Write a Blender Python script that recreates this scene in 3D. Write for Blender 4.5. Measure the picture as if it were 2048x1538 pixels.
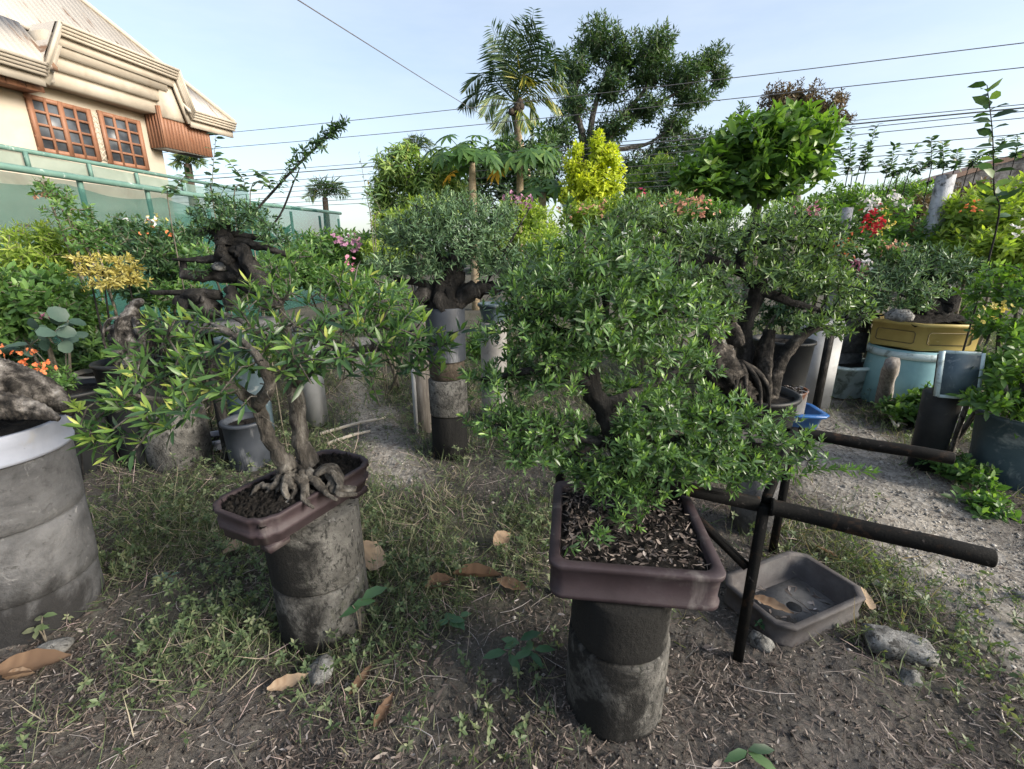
import bpy, math
import numpy as np
from mathutils import Vector

for o in list(bpy.data.objects):
    bpy.data.objects.remove(o)
SC = bpy.context.scene
COL = SC.collection
R = math.radians
rng = np.random.default_rng(11)

# ------------------------------------------------------------------ camera
PITCH, FPX, CAMH = R(16.3), 918.0, 1.5
cam_d = bpy.data.cameras.new('camera')
cam_d.sensor_width = 36.0
cam_d.lens = 36.0 * FPX / 2048.0
cam_d.clip_start, cam_d.clip_end = 0.05, 2000.0
cam = bpy.data.objects.new('camera', cam_d)
COL.objects.link(cam)
cam.location = (0, 0, CAMH)
cam.rotation_euler = (R(90) - PITCH, 0, 0)
SC.camera = cam

# ------------------------------------------------------------------ sky + sun
SUN_EL, SUN_AZ = R(24), R(112)          # azimuth measured clockwise from +Y (the view direction)
world = bpy.data.worlds.new('World')
SC.world = world
world.use_nodes = True
wn, wl = world.node_tree.nodes, world.node_tree.links
bg = wn['Background']
sky = wn.new('ShaderNodeTexSky')
sky.sky_type = 'NISHITA'
sky.sun_disc = False
sky.sun_elevation = SUN_EL
sky.sun_rotation = SUN_AZ
sky.air_density, sky.dust_density, sky.ozone_density = 1.0, 2.2, 1.0
wtc = wn.new('ShaderNodeTexCoord')
wmap = wn.new('ShaderNodeMapping')
wmap.inputs['Scale'].default_value = (1.0, 1.6, 5.0)
wmap.inputs['Rotation'].default_value = (0.25, 0.12, 0.5)
wnoi = wn.new('ShaderNodeTexNoise')
wnoi.inputs['Scale'].default_value = 1.7
wnoi.inputs['Detail'].default_value = 7
wnoi.inputs['Roughness'].default_value = 0.62
wramp = wn.new('ShaderNodeValToRGB')
wramp.color_ramp.elements[0].position = 0.42
wramp.color_ramp.elements[0].color = (0.28, 0.28, 0.28, 1)
wramp.color_ramp.elements[1].position = 0.80
wramp.color_ramp.elements[1].color = (0.46, 0.46, 0.46, 1)
wmix = wn.new('ShaderNodeMixRGB')
wmix.inputs['Color2'].default_value = (4.1, 4.35, 4.75, 1)
wl.new(wtc.outputs['Generated'], wmap.inputs['Vector'])
wl.new(wmap.outputs['Vector'], wnoi.inputs['Vector'])
wl.new(wnoi.outputs['Fac'], wramp.inputs['Fac'])
wl.new(wramp.outputs['Color'], wmix.inputs['Fac'])
wl.new(sky.outputs['Color'], wmix.inputs['Color1'])
wl.new(wmix.outputs['Color'], bg.inputs['Color'])
bg.inputs['Strength'].default_value = 0.063
sun_d = bpy.data.lights.new('sun', 'SUN')
sun_d.energy, sun_d.angle, sun_d.color = 1.7, R(24), (1.0, 0.92, 0.80)
sun = bpy.data.objects.new('sun', sun_d)
COL.objects.link(sun)
SUNV = Vector((math.sin(SUN_AZ) * math.cos(SUN_EL), math.cos(SUN_AZ) * math.cos(SUN_EL), math.sin(SUN_EL)))
sun.rotation_euler = (-SUNV).to_track_quat('-Z', 'Y').to_euler()
sun.location = SUNV * 60
SC.view_settings.view_transform = 'Standard'
SC.view_settings.look = 'None'
SC.view_settings.exposure = 2.14
SC.view_settings.gamma = 1.0
try:
    SC.cycles.max_bounces = 6
    SC.cycles.transparent_max_bounces = 12
    SC.cycles.use_denoising = True
except Exception:
    pass

# ------------------------------------------------------------------ helpers: where things stand
def ray(x, y):
    a, b = (x - 1024) / FPX, (y - 769) / FPX
    return np.array([a, math.cos(PITCH) - b * math.sin(PITCH), -math.sin(PITCH) - b * math.cos(PITCH)])
EYE = np.array([0, 0, CAMH])
def at(x, y, Y):
    r = ray(x, y)
    return EYE + r * (Y / r[1])
def gr(x, y, z=0.0):
    r = ray(x, y)
    return EYE + r * ((z - CAMH) / r[2])
def mpp(x, y, Y):                       # metres per photo pixel at that distance
    return Y / ray(x, y)[1] / FPX
def unit(a):
    a = np.asarray(a, float)
    return a / np.maximum(np.linalg.norm(a, axis=-1, keepdims=True), 1e-9)

_gk = rng.normal(size=(14, 2)) * np.linspace(1.2, 14, 14)[:, None] * 0.8
_gp = rng.uniform(0, 6.28, 14)
_ga = 0.012 / np.sqrt(np.linspace(1.0, 9, 14))
def gz(x, y):
    x, y = np.asarray(x, float), np.asarray(y, float)
    z = sum(a * np.sin(k[0] * x + k[1] * y + p) for k, p, a in zip(_gk, _gp, _ga))
    return z * np.clip(1.5 - np.hypot(x, y) / 30, 0.1, 1)

# ------------------------------------------------------------------ helpers: objects
def tagit(o, label=None, cat=None, group=None, kind=None):
    if label: o['label'] = label
    if cat: o['category'] = cat
    if group: o['group'] = group
    if kind: o['kind'] = kind
    return o
def thing(name, label, cat, loc=(0, 0, 0), group=None):
    o = bpy.data.objects.new(name, None)
    o.empty_display_size = 0.1
    o.location = [float(v) for v in loc]
    COL.objects.link(o)
    return tagit(o, label, cat, group)
def abs_loc(o):
    v = np.array(o.location)
    return v if o.parent is None else v + abs_loc(o.parent)
def mk(name, V, Fs, mat, parent=None, rnd=None, smooth=False, attrs=None):
    V = np.asarray(V, dtype=np.float64).reshape(-1, 3)
    if parent is not None:
        org = abs_loc(parent)
    else:
        org = np.array([(V[:, 0].min() + V[:, 0].max()) / 2, (V[:, 1].min() + V[:, 1].max()) / 2, V[:, 2].min()])
    me = bpy.data.meshes.new(name)
    me.vertices.add(len(V))
    me.vertices.foreach_set('co', (V - org).astype(np.float32).ravel())
    Fs = [np.asarray(f, dtype=np.int32) for f in Fs if len(f)]
    idx = np.concatenate([f.ravel() for f in Fs])
    sz = np.concatenate([np.full(len(f), f.shape[1], dtype=np.int32) for f in Fs])
    st = np.concatenate([[0], np.cumsum(sz)[:-1]]).astype(np.int32)
    me.loops.add(len(idx))
    me.loops.foreach_set('vertex_index', idx)
    me.polygons.add(len(sz))
    me.polygons.foreach_set('loop_start', st)
    if smooth:
        me.polygons.foreach_set('use_smooth', np.ones(len(sz), dtype=bool))
    me.update(calc_edges=True)
    if rnd is not None:
        at_ = me.attributes.new('rnd', 'FLOAT', 'POINT')
        at_.data.foreach_set('value', np.asarray(rnd, dtype=np.float32))
    for k, v in (attrs or {}).items():
        at_ = me.attributes.new(k, 'FLOAT', 'POINT')
        at_.data.foreach_set('value', np.asarray(v, dtype=np.float32))
    me.materials.append(mat)
    ob = bpy.data.objects.new(name, me)
    COL.objects.link(ob)
    if parent is not None:
        ob.parent = parent
    else:
        ob.location = org
    return ob

class B:
    """collects shapes that become one mesh"""
    def __init__(s):
        s.V, s.F, s.r, s.n = [], [], [], 0
    def add(s, V, Fs, rnd=None):
        V = np.asarray(V, float).reshape(-1, 3)
        s.V.append(V)
        for f in Fs:
            if len(f):
                s.F.append(np.asarray(f, dtype=np.int32) + s.n)
        s.r.append(np.full(len(V), 0.5) if rnd is None else np.broadcast_to(np.asarray(rnd, float), (len(V),)))
        s.n += len(V)
        return s
    def box(s, c, size, ax=None, rnd=None):
        ax = np.eye(3) if ax is None else np.asarray(ax, float)
        k = np.array([[x, y, z] for x in (-.5, .5) for y in (-.5, .5) for z in (-.5, .5)]) * np.asarray(size, float)
        return s.add(np.asarray(c, float) + k @ ax, [[(0, 1, 3, 2), (4, 6, 7, 5), (0, 4, 5, 1), (2, 3, 7, 6), (0, 2, 6, 4), (1, 5, 7, 3)]], rnd)
    def rings(s, rings, cap0=True, cap1=True, rnd=None, closed=True):
        m, n = len(rings), len(rings[0])
        V = np.concatenate([np.asarray(r, float) for r in rings])
        i = np.arange(m - 1)[:, None] * n
        j = np.arange(n if closed else n - 1)[None, :]
        j2 = (j + 1) % n
        F = [np.stack([i + j, i + j2, i + n + j2, i + n + j], -1).reshape(-1, 4)]
        if cap0:
            F.append([list(range(n))[::-1]])
        if cap1:
            F.append([list(range((m - 1) * n, m * n))])
        return s.add(V, F, rnd)
    def tube(s, path, rad, sides=8, res=1, gn=0.0, ridge=0.0, rk=5, seed=0, wob=0.0, rnd=None, taper=None):
        r_ = np.random.default_rng(seed + 5)
        P = np.asarray(path, float)
        q = np.broadcast_to(np.asarray(rad, float), (len(P),)).copy()
        if res > 1:
            P, q = spline(P, q, res)
        if wob:
            k = r_.normal(size=P.shape) * wob * q[:, None]
            k[0] = 0
            P = P + k
        T = unit(np.gradient(P, axis=0))
        ref = np.array([0.3, 1, 0.2]) if abs(T[0][2]) > 0.7 else np.array([0, 0, 1.0])
        rg = []
        th = np.linspace(0, 2 * np.pi, sides, endpoint=False)
        tw = r_.uniform(-1, 1) * 1.4
        ph = r_.uniform(0, 6.28, 3)
        for k in range(len(P)):
            a = unit(np.cross(T[k], ref))
            b = np.cross(a, T[k])
            ref = b
            u = k / max(1, len(P) - 1)
            rr = q[k] * (1 + gn * r_.normal(size=sides) * 0.6
                         + gn * np.sin(2 * th + 9 * u + ph[0]) + ridge * np.sin(rk * th + tw * 4 * u + ph[1]) + 0.5 * ridge * np.sin((2 * rk + 1) * th - 3 * u + ph[2]))
            rg.append(P[k] + np.outer(np.cos(th) * rr, a) + np.outer(np.sin(th) * rr, b))
        return s.rings(rg, rnd=rnd)
    def lathe(s, c, prof, sides=32, noise=0.0, seed=0, rnd=None, cap0=True, cap1=False, stain=None):
        r_ = np.random.default_rng(seed)
        th = np.linspace(0, 2 * np.pi, sides, endpoint=False)
        rg = []
        ph = r_.uniform(0, 6.28, 4)
        st = []
        for (r0, z) in prof:
            rr = r0 * (1 + noise * (np.sin(3 * th + ph[0] + 5 * z) + np.sin(5 * th + ph[1] - 7 * z) + r_.normal(size=sides) * 0.5))
            zz = z + noise * 0.4 * r0 * np.sin(4 * th + ph[2])
            rg.append(np.stack([c[0] + rr * np.cos(th), c[1] + rr * np.sin(th), np.broadcast_to(c[2] + zz, th.shape)], -1))
            if stain is not None:
                st.append(stain(th, z))
        return s.rings(rg, cap0, cap1, np.concatenate(st) if st else rnd)
    def build(s, name, mat, parent=None, smooth=False):
        return mk(name, np.concatenate(s.V), s.F, mat, parent, np.concatenate(s.r), smooth)

def spline(P, q, res):
    X = np.concatenate([P, q[:, None]], 1)
    X = np.concatenate([[2 * X[0] - X[1]], X, [2 * X[-1] - X[-2]]])
    out = []
    for i in range(1, len(X) - 2):
        p0, p1, p2, p3 = X[i - 1:i + 3]
        for t in np.linspace(0, 1, res, endpoint=False):
            out.append(0.5 * (2 * p1 + (p2 - p0) * t + (2 * p0 - 5 * p1 + 4 * p2 - p3) * t * t + (3 * p1 - p0 - 3 * p2 + p3) * t ** 3))
    out.append(X[-2])
    out = np.array(out)
    return out[:, :3], np.maximum(out[:, 3], 1e-4)

# ------------------------------------------------------------------ helpers: materials
def newmat(name):
    m = bpy.data.materials.new(name)
    m.use_nodes = True
    nt = m.node_tree
    return m, nt.nodes, nt.links, nt.nodes['Principled BSDF']
def ramp(n, stops):
    r = n.new('ShaderNodeValToRGB')
    e = r.color_ramp.elements
    while len(e) > 1:
        e.remove(e[-1])
    e[0].position, e[0].color = stops[0][0], (*stops[0][1], 1)
    for p, c in stops[1:]:
        k = e.new(p)
        k.color = (*c, 1)
    return r
def noise(n, l, scale, detail=6, rough=0.6, vec=None, dist=0.0, mp=None):
    t = n.new('ShaderNodeTexNoise')
    t.inputs['Scale'].default_value = scale
    t.inputs['Detail'].default_value = detail
    t.inputs['Roughness'].default_value = rough
    t.inputs['Distortion'].default_value = dist
    if mp is not None:
        m = n.new('ShaderNodeMapping')
        m.inputs['Scale'].default_value = mp
        l.new(vec, m.inputs['Vector'])
        vec = m.outputs['Vector']
    if vec is not None:
        l.new(vec, t.inputs['Vector'])
    return t
def mixc(n, l, fac, a, b, mode='MIX'):
    m = n.new('ShaderNodeMixRGB')
    m.blend_type = mode
    for s, v in ((m.inputs['Fac'], fac), (m.inputs['Color1'], a), (m.inputs['Color2'], b)):
        if hasattr(v, 'is_linked'):
            l.new(v, s)
        elif isinstance(v, (int, float)):
            s.default_value = v
        else:
            s.default_value = (*v, 1)
    return m
def bump(n, l, h, strength, dist, bs):
    b = n.new('ShaderNodeBump')
    b.inputs['Strength'].default_value = strength
    b.inputs['Distance'].default_value = dist
    l.new(h, b.inputs['Height'])
    l.new(b.outputs['Normal'], bs.inputs['Normal'])
    return b
def surf(name, stops, scale=8, rough=0.85, bstr=0.4, bdist=0.01, detail=8, stains=None, mp=None, spec=0.3, metal=0.0, fine=None, black=None):
    """noisy solid surface; stains = list of (scale, lo, hi, colour, mapping scale)"""
    m, n, l, bs = newmat(name)
    tc = n.new('ShaderNodeTexCoord').outputs['Object']
    a = noise(n, l, scale, detail, 0.65, tc, 0.3, mp)
    c = ramp(n, stops)
    l.new(a.outputs['Fac'], c.inputs['Fac'])
    out = c.outputs['Color']
    for (sc, lo, hi, col, mp2) in (stains or []):
        b = noise(n, l, sc, 7, 0.65, tc, 0.6, mp2)
        k = ramp(n, [(lo, (0, 0, 0)), (hi, (1, 1, 1))])
        l.new(b.outputs['Fac'], k.inputs['Fac'])
        out = mixc(n, l, k.outputs['Color'], out, col).outputs['Color']
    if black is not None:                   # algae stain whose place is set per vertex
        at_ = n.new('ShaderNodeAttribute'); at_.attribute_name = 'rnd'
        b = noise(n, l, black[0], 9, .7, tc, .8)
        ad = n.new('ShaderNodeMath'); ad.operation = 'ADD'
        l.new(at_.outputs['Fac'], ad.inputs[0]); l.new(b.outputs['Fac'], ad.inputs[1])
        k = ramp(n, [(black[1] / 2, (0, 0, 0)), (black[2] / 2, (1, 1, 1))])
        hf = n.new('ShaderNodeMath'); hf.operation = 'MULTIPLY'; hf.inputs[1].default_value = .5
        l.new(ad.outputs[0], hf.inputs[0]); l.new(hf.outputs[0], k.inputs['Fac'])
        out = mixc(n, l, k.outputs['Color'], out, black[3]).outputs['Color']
    l.new(out, bs.inputs['Base Color'])
    bs.inputs['Roughness'].default_value = rough
    bs.inputs['Specular IOR Level'].default_value = spec
    bs.inputs['Metallic'].default_value = metal
    f = noise(n, l, fine or scale * 7, 8, 0.7, tc, 0.0, mp)
    bump(n, l, f.outputs['Fac'], bstr, bdist, bs)
    return m
def leafm(name, stops, rough=0.45, trans=0.35, spec=0.4, tint=(1.5, 1.6, 0.55)):
    m, n, l, bs = newmat(name)
    a = n.new('ShaderNodeAttribute')
    a.attribute_name = 'rnd'
    c = ramp(n, stops)
    l.new(a.outputs['Fac'], c.inputs['Fac'])
    l.new(c.outputs['Color'], bs.inputs['Base Color'])
    bs.inputs['Roughness'].default_value = rough
    bs.inputs['Specular IOR Level'].default_value = spec
    tr = n.new('ShaderNodeBsdfTranslucent')
    t2 = mixc(n, l, 1.0, c.outputs['Color'], tint, 'MULTIPLY')
    l.new(t2.outputs['Color'], tr.inputs['Color'])
    mx = n.new('ShaderNodeMixShader')
    mx.inputs['Fac'].default_value = trans
    l.new(bs.outputs['BSDF'], mx.inputs[1])
    l.new(tr.outputs['BSDF'], mx.inputs[2])
    l.new(mx.outputs['Shader'], n['Material Output'].inputs['Surface'])
    return m

# ------------------------------------------------------------------ helpers: foliage
LANCE = (np.array([[0, 0, 0], [.3, -.42, .1], [.3, 0, 0], [.3, .42, .1], [.68, -.4, .1], [.68, 0, 0], [.68, .4, .1], [1, 0, 0]]),
         [np.array([[0, 2, 1], [0, 3, 2], [4, 5, 7], [5, 6, 7]]), np.array([[1, 2, 5, 4], [2, 3, 6, 5]])])
DIAM = (np.array([[0, 0, 0], [.5, -.5, .12], [.5, .5, .12], [1, 0, 0]]), [np.array([[0, 3, 1], [0, 2, 3]])])
STRIP = (np.array([[0, -.5, 0], [0, .5, 0], [.5, -.42, 0], [.5, .42, 0], [1, 0, 0]]), [np.array([[2, 3, 4]]), np.array([[0, 1, 3, 2]])])
ROUND = (np.array([[0, 0, 0], [.18, -.36, .05], [.18, .36, .05], [.55, -.5, .08], [.55, .5, .08], [.55, 0, 0], [.88, -.3, .03], [.88, .3, .03], [1, 0, 0]]),
         [np.array([[0, 5, 1], [0, 2, 5], [1, 5, 3], [2, 4, 5], [6, 5, 8], [5, 7, 8], [3, 5, 6], [5, 4, 7]])])
def leaves(P, D, N, L, W, droop=0.25, tpl=LANCE, rnd=None):
    P, D = np.asarray(P, float), unit(D)
    S = unit(np.cross(D, N))
    U = np.cross(S, D)
    n = len(P)
    L = np.broadcast_to(np.asarray(L, float), (n,))
    W = np.broadcast_to(np.asarray(W, float), (n,))
    dr = np.broadcast_to(np.asarray(droop, float), (n,))
    t, Fs = tpl
    a = t[:, 0][None, :]
    V = (P[:, None] + D[:, None] * (a * L[:, None])[..., None]
         + S[:, None] * (t[:, 1][None] * W[:, None])[..., None]
         + U[:, None] * (t[:, 2][None] * W[:, None] - dr[:, None] * L[:, None] * a ** 2)[..., None])
    k = len(t)
    off = (np.arange(n) * k)[:, None, None]
    F = [(f[None] + off).reshape(-1, f.shape[1]) for f in Fs]
    r = np.repeat(rng.uniform(0, 1, n) if rnd is None else rnd, k)
    return V.reshape(-1, 3), F, r
def perp(D):
    D = unit(D)
    a = np.where(np.abs(D[:, 2:3]) > 0.8, np.array([[1.0, 0.2, 0]]), np.array([[0, 0, 1.0]]))
    X = unit(np.cross(D, a))
    return X, np.cross(D, X)
def rosettes(T, D, k, L, W, lo=25, hi=85, droop=0.25, back=0.0, tpl=LANCE, vL=0.3, base=None, young=0.25, up=0.0):
    """k leaves round every tip T, pointing along D and away from it"""
    n = len(T)
    T = np.repeat(T, k, 0)
    Dd = np.repeat(unit(D), k, 0)
    X, Y = perp(Dd)
    i = np.tile(np.arange(k), n)
    ang = i * 2.39996 + np.repeat(rng.uniform(0, 6.28, n), k) + rng.normal(size=n * k) * 0.25
    f = (i + rng.uniform(0, 1, n * k)) / k
    phi = np.radians(lo + (hi - lo) * f)
    dirn = Dd * np.cos(phi)[:, None] + (X * np.cos(ang)[:, None] + Y * np.sin(ang)[:, None]) * np.sin(phi)[:, None]
    dirn[:, 2] += up
    Nn = Dd + 0.25 * rng.normal(size=Dd.shape)
    Lk = L * (1 - 0.35 * (1 - f)) * (1 + vL * rng.normal(size=n * k) * 0.6).clip(0.5, 1.6)
    P = T - Dd * (back * f)[:, None]
    b = rng.uniform(0, 1, n) if base is None else base
    r = (0.40 * np.repeat(b, k) + 0.35 * rng.uniform(0, 1, n * k) + young * (1 - f)).clip(0, 1)
    return leaves(P, dirn, Nn, Lk, W * Lk / L, droop * (0.5 + rng.uniform(0, 1, n * k)), tpl, r)
def join(parts):
    V, F, r, n = [], [], [], 0
    for (v, f, q) in parts:
        V.append(v); r.append(q)
        F += [x + n for x in f]
        n += len(v)
    return np.concatenate(V), F, np.concatenate(r)
def pads(pl, n, shell=2.6, flat=False):
    """tips inside ellipsoids given as (px, py, Y, rx px, ry px, depth radius m)"""
    w = np.array([p[3] * p[4] * (p[6] if len(p) > 6 else 1) for p in pl], float)
    cnt = np.maximum(1, (n * w / w.sum()).astype(int))
    T, D = [], []
    for p, c in zip(pl, cnt):
        C = at(p[0], p[1], p[2])
        s = mpp(p[0], p[1], p[2])
        d = unit(rng.normal(size=(c, 3)))
        if flat:
            d[:, 2] = np.abs(d[:, 2]) * 0.9 - 0.15
        rr = rng.uniform(0, 1, c) ** (1 / shell)
        k = d * rr[:, None]
        T.append(C + k * np.array([p[3] * s, p[5], p[4] * s * 1.03]))
        D.append(unit(d * np.array([1 / (p[3] * s), 1 / p[5], 1 / (p[4] * s)]) * p[4] * s + np.array([0, 0, 0.55]) + 0.35 * rng.normal(size=(c, 3))))
    return np.concatenate(T), np.concatenate(D)
def grow(nodes, rads, tips, step, r0, jit=0.18, arch=0.12, expo=0.42, sides=4, rmax=None):
    """branches from a skeleton of nodes to every tip -> prisms for one mesh"""
    N = [np.asarray(p, float) for p in nodes]
    par = [-1] * len(N)
    base = len(N)
    A = np.zeros((base + len(tips) * 14, 3))
    A[:base] = N
    cnt = base
    dep = np.zeros(len(A))
    d0 = np.array([np.min(np.linalg.norm(A[:base] - t, axis=1)) for t in tips])
    for ti in np.argsort(d0):
        t = tips[ti]
        q = np.linalg.norm(A[:cnt] - t, axis=1) + 0.12 * dep[:cnt]
        j = int(np.argmin(q))
        v = t - A[j]
        L = np.linalg.norm(v)
        m = int(min(10, max(1, round(L / step))))
        pj = j
        for k in range(1, m + 1):
            u = k / m
            pt = A[j] + v * u
            if k < m:
                pt = pt + rng.normal(size=3) * jit * L / m + np.array([0, 0, arch * L * math.sin(math.pi * u)])
            A[cnt] = pt
            dep[cnt] = dep[pj] + L / m
            par.append(pj)
            pj = cnt
            cnt += 1
    A = A[:cnt]
    par = np.array(par)
    w = np.zeros(cnt)
    ch = np.zeros(cnt, int)
    for i in range(base, cnt):
        ch[par[i]] += 1
    for i in range(cnt - 1, base - 1, -1):
        if ch[i] == 0:
            w[i] += 1
        if par[i] >= base:
            w[par[i]] += w[i]
    rad = r0 * np.maximum(w, 1) ** expo
    rad[:base] = rads
    if rmax:
        rad[base:] = np.minimum(rad[base:], rmax)
    i = np.arange(base, cnt)
    a, b = A[par[i]], A[i]
    ra = np.where(par[i] < base, np.minimum(rad[i] * 1.25, rad[par[i]]), np.minimum(rad[par[i]], rad[i] * 1.6))
    return prisms(a, b, ra, rad[i], sides)
def prisms(a, b, ra, rb, sides=4):
    D = unit(b - a)
    X, Y = perp(D)
    th = np.linspace(0, 2 * np.pi, sides, endpoint=False)
    c, s = np.cos(th), np.sin(th)
    ring = X[:, None] * c[None, :, None] + Y[:, None] * s[None, :, None]
    ra = np.broadcast_to(np.asarray(ra, float), (len(a),))
    rb = np.broadcast_to(np.asarray(rb, float), (len(a),))
    V = np.concatenate([a[:, None] + ring * ra[:, None, None], b[:, None] + ring * rb[:, None, None]], 1)
    off = (np.arange(len(a)) * 2 * sides)[:, None]
    F = [np.stack([off + k, off + (k + 1) % sides, off + sides + (k + 1) % sides, off + sides + k], -1).reshape(-1, 4) for k in range(sides)]
    return V.reshape(-1, 3), F, np.full(len(a) * 2 * sides, 0.5)
def skeleton(paths, res=4):
    N, Q = [], []
    for P, q in paths:
        P, q = np.asarray(P, float), np.broadcast_to(np.asarray(q, float), (len(P),)).copy()
        p2, q2 = spline(P, q, res)
        N.append(p2); Q.append(q2)
    return np.concatenate(N), np.concatenate(Q)
# ------------------------------------------------------------------ materials
M_bark_dark = surf('bark_dark', [(.35, (.005, .0048, .0046)), (.5, (.018, .017, .016)), (.62, (.045, .042, .04)), (.75, (.10, .098, .093))], 16, .92, 1.0, .02, mp=(1, 1, .45), stains=[(7, .60, .70, (.15, .145, .135), (1, 1, .5))], fine=70)
M_dead_dark = surf('deadwood_dark', [(.36, (.006, .0056, .005)), (.5, (.03, .027, .024)), (.6, (.085, .075, .065)), (.72, (.22, .205, .185))], 15, .95, 1.0, .02, stains=[(5, .54, .64, (.010, .009, .008), None)], fine=60)
M_bark_grey = surf('bark_grey', [(.32, (0.018, 0.017, 0.015)), (.47, (0.083, 0.075, 0.066)), (.58, (0.180, 0.168, 0.150)), (.72, (0.390, 0.375, 0.345))], 22, .9, 1.0, .018, mp=(1, 1, .35), stains=[(9, .56, .66, (.02, .019, .017), None)])
M_bark_brown = surf('bark_brown', [(.25, (0.015, 0.012, 0.009)), (.5, (0.050, 0.039, 0.029)), (.8, (0.119, 0.100, 0.078))], 18, .9, .9, .01, mp=(1, 1, .5))
M_bark_pale = surf('bark_pale', [(.25, (.16, .12, .08)), (.5, (.34, .27, .18)), (.8, (.5, .42, .3))], 6, .9, .6, .02, mp=(1, 1, 2.5))
M_dead = surf('deadwood', [(.36, (.008, .0075, .007)), (.46, (.05, .045, .04)), (.55, (.18, .165, .15)), (.68, (.46, .44, .41))], 15, .95, 1.0, .02, stains=[(5, .52, .62, (.012, .011, .010), None)], fine=60)
M_twig = surf('twig', [(.3, (.05, .042, .033)), (.7, (.20, .18, .14))], 30, .9, .3, .004)
M_conc = surf('concrete', [(.3, (0.061, 0.063, 0.066)), (.5, (0.112, 0.114, 0.120)), (.75, (0.169, 0.171, 0.177))], 6, .93, .9, .010,
              stains=[(26, .60, .70, (.05, .05, .05), None), (14, .62, .75, (.27, .27, .275), None)], black=(4, .92, 1.16, (.020, .020, .021)), fine=60)
M_conc_dust = surf('dust', [(.3, (0.076, 0.075, 0.075)), (.7, (0.162, 0.160, 0.158))], 12, .97, .6, .006, stains=[(6, .55, .7, (.06, .055, .05), None)])
M_conc_moss = surf('mossy_concrete', [(.3, (0.068, 0.066, 0.061)), (.5, (0.131, 0.128, 0.119)), (.75, (0.216, 0.211, 0.198))], 9, .95, 1.0, .014,
                   stains=[(9, .60, .75, (.05, .06, .03), (1, 1, .3)), (55, .52, .62, (.03, .03, .028), (1, 1, .6)), (30, .62, .7, (.30, .295, .28), None)], black=(5, .96, 1.16, (.010, .010, .0095)), fine=70)
M_conc_black = surf('blackened_concrete', [(.3, (.004, .004, .004)), (.55, (.009, .009, .0085)), (.8, (.022, .021, .02))], 6, .95, .8, .012, mp=(1, 1, .4))
M_clay = surf('pot_clay', [(.3, (0.022, 0.015, 0.017)), (.55, (0.037, 0.026, 0.030)), (.8, (0.057, 0.048, 0.053))], 5, .62, .25, .004,
              stains=[(9, .58, .74, (.125, .112, .108), (1, 1, .25)), (3.5, .6, .76, (.13, .118, .112), (1, 1, 2.2)), (20, .6, .75, (.04, .028, .026), None)])
M_clay_grey = surf('pot_clay_weathered', [(.3, (0.035, 0.030, 0.030)), (.55, (0.061, 0.057, 0.058)), (.8, (0.098, 0.098, 0.097))], 6, .8, .4, .005,
                   stains=[(4, .6, .74, (.17, .155, .145), None), (3, .56, .7, (.04, .035, .03), None)])
M_soil = surf('potting_soil', [(.35, (.005, .0045, .004)), (.55, (.018, .015, .013)), (.75, (.07, .058, .05))], 70, .97, 1.0, .02)
M_black = surf('black_steel', [(.3, (0.002, 0.002, 0.002)), (.6, (0.004, 0.004, 0.004)), (.85, (0.012, 0.010, 0.009))], 20, .8, .5, .004, spec=.15, stains=[(12, .55, .72, (.05, .028, .016), None), (40, .62, .7, (.07, .06, .055), None)])
M_white_pl = surf('white_painted_ring', [(.3, (0.233, 0.261, 0.322)), (.7, (0.306, 0.331, 0.397))], 6, .7, .2, .003, stains=[(5, .62, .74, (.3, .3, .3), None), (30, .68, .74, (.1, .1, .1), None)])
M_grey_pipe = surf('grey_plastic', [(.3, (0.031, 0.037, 0.048)), (.7, (0.053, 0.061, 0.075))], 4, .5, .15, .003, stains=[(4, .55, .7, (.30, .31, .33), (1, 1, .2))])
M_teal = surf('teal_drum', [(.3, (0.154, 0.300, 0.340)), (.7, (0.242, 0.420, 0.460))], 3, .5, .15, .004, stains=[(3, .55, .75, (.09, .17, .19), (1, 1, .4)), (9, .62, .75, (.34, .46, .47), None)])
M_yellow = surf('yellow_pot', [(.3, (0.357, 0.281, 0.094)), (.7, (0.442, 0.357, 0.132))], 5, .5, .15, .003, stains=[(4, .58, .74, (.24, .17, .05), (1, 1, .5))])
M_yellow_line = surf('yellow_pot_line', [(.3, (.12, .10, .05)), (.7, (.17, .14, .07))], 9, .7, .1, .002)
M_blue = surf('blue_pot', [(.3, (.02, .09, .28)), (.6, (.035, .15, .42)), (.85, (.1, .26, .5))], 5, .3, .1, .003, spec=.5)
M_palegreen = surf('pale_plastic', [(.3, (.32, .42, .44)), (.7, (.48, .58, .60))], 7, .5, .15, .003, stains=[(9, .5, .62, (.16, .2, .19), None)])
M_bluegrey = surf('bluegrey_pot', [(.3, (0.035, 0.059, 0.077)), (.7, (0.084, 0.119, 0.140))], 5, .45, .2, .004, stains=[(7, .56, .7, (.26, .29, .3), None)])
M_dirtpot = surf('grey_cone_pot', [(.3, (.19, .18, .17)), (.7, (.32, .31, .295))], 4, .75, .2, .004, stains=[(5, .56, .72, (.1, .095, .085), None)])
M_rustdrum = surf('rusty_white_drum', [(.3, (0.208, 0.208, 0.202)), (.7, (0.328, 0.328, 0.321))], 4, .7, .2, .003, stains=[(5, .53, .62, (.16, .055, .02), (1.6, 1.6, .35)), (3, .58, .7, (.12, .12, .12), None)])
M_rock = surf('stone', [(.36, (0.091, 0.091, 0.088)), (.5, (0.221, 0.221, 0.215)), (.64, (0.390, 0.390, 0.377))], 16, .95, 1.0, .02, stains=[(40, .54, .62, (.05, .05, .048), None), (22, .60, .68, (.40, .40, .385), None)], fine=90)
M_blackpl = surf('black_plastic', [(.3, (.008, .009, .010)), (.7, (.02, .022, .024))], 6, .55, .2, .003, stains=[(8, .6, .75, (.06, .06, .055), None)])
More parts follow.
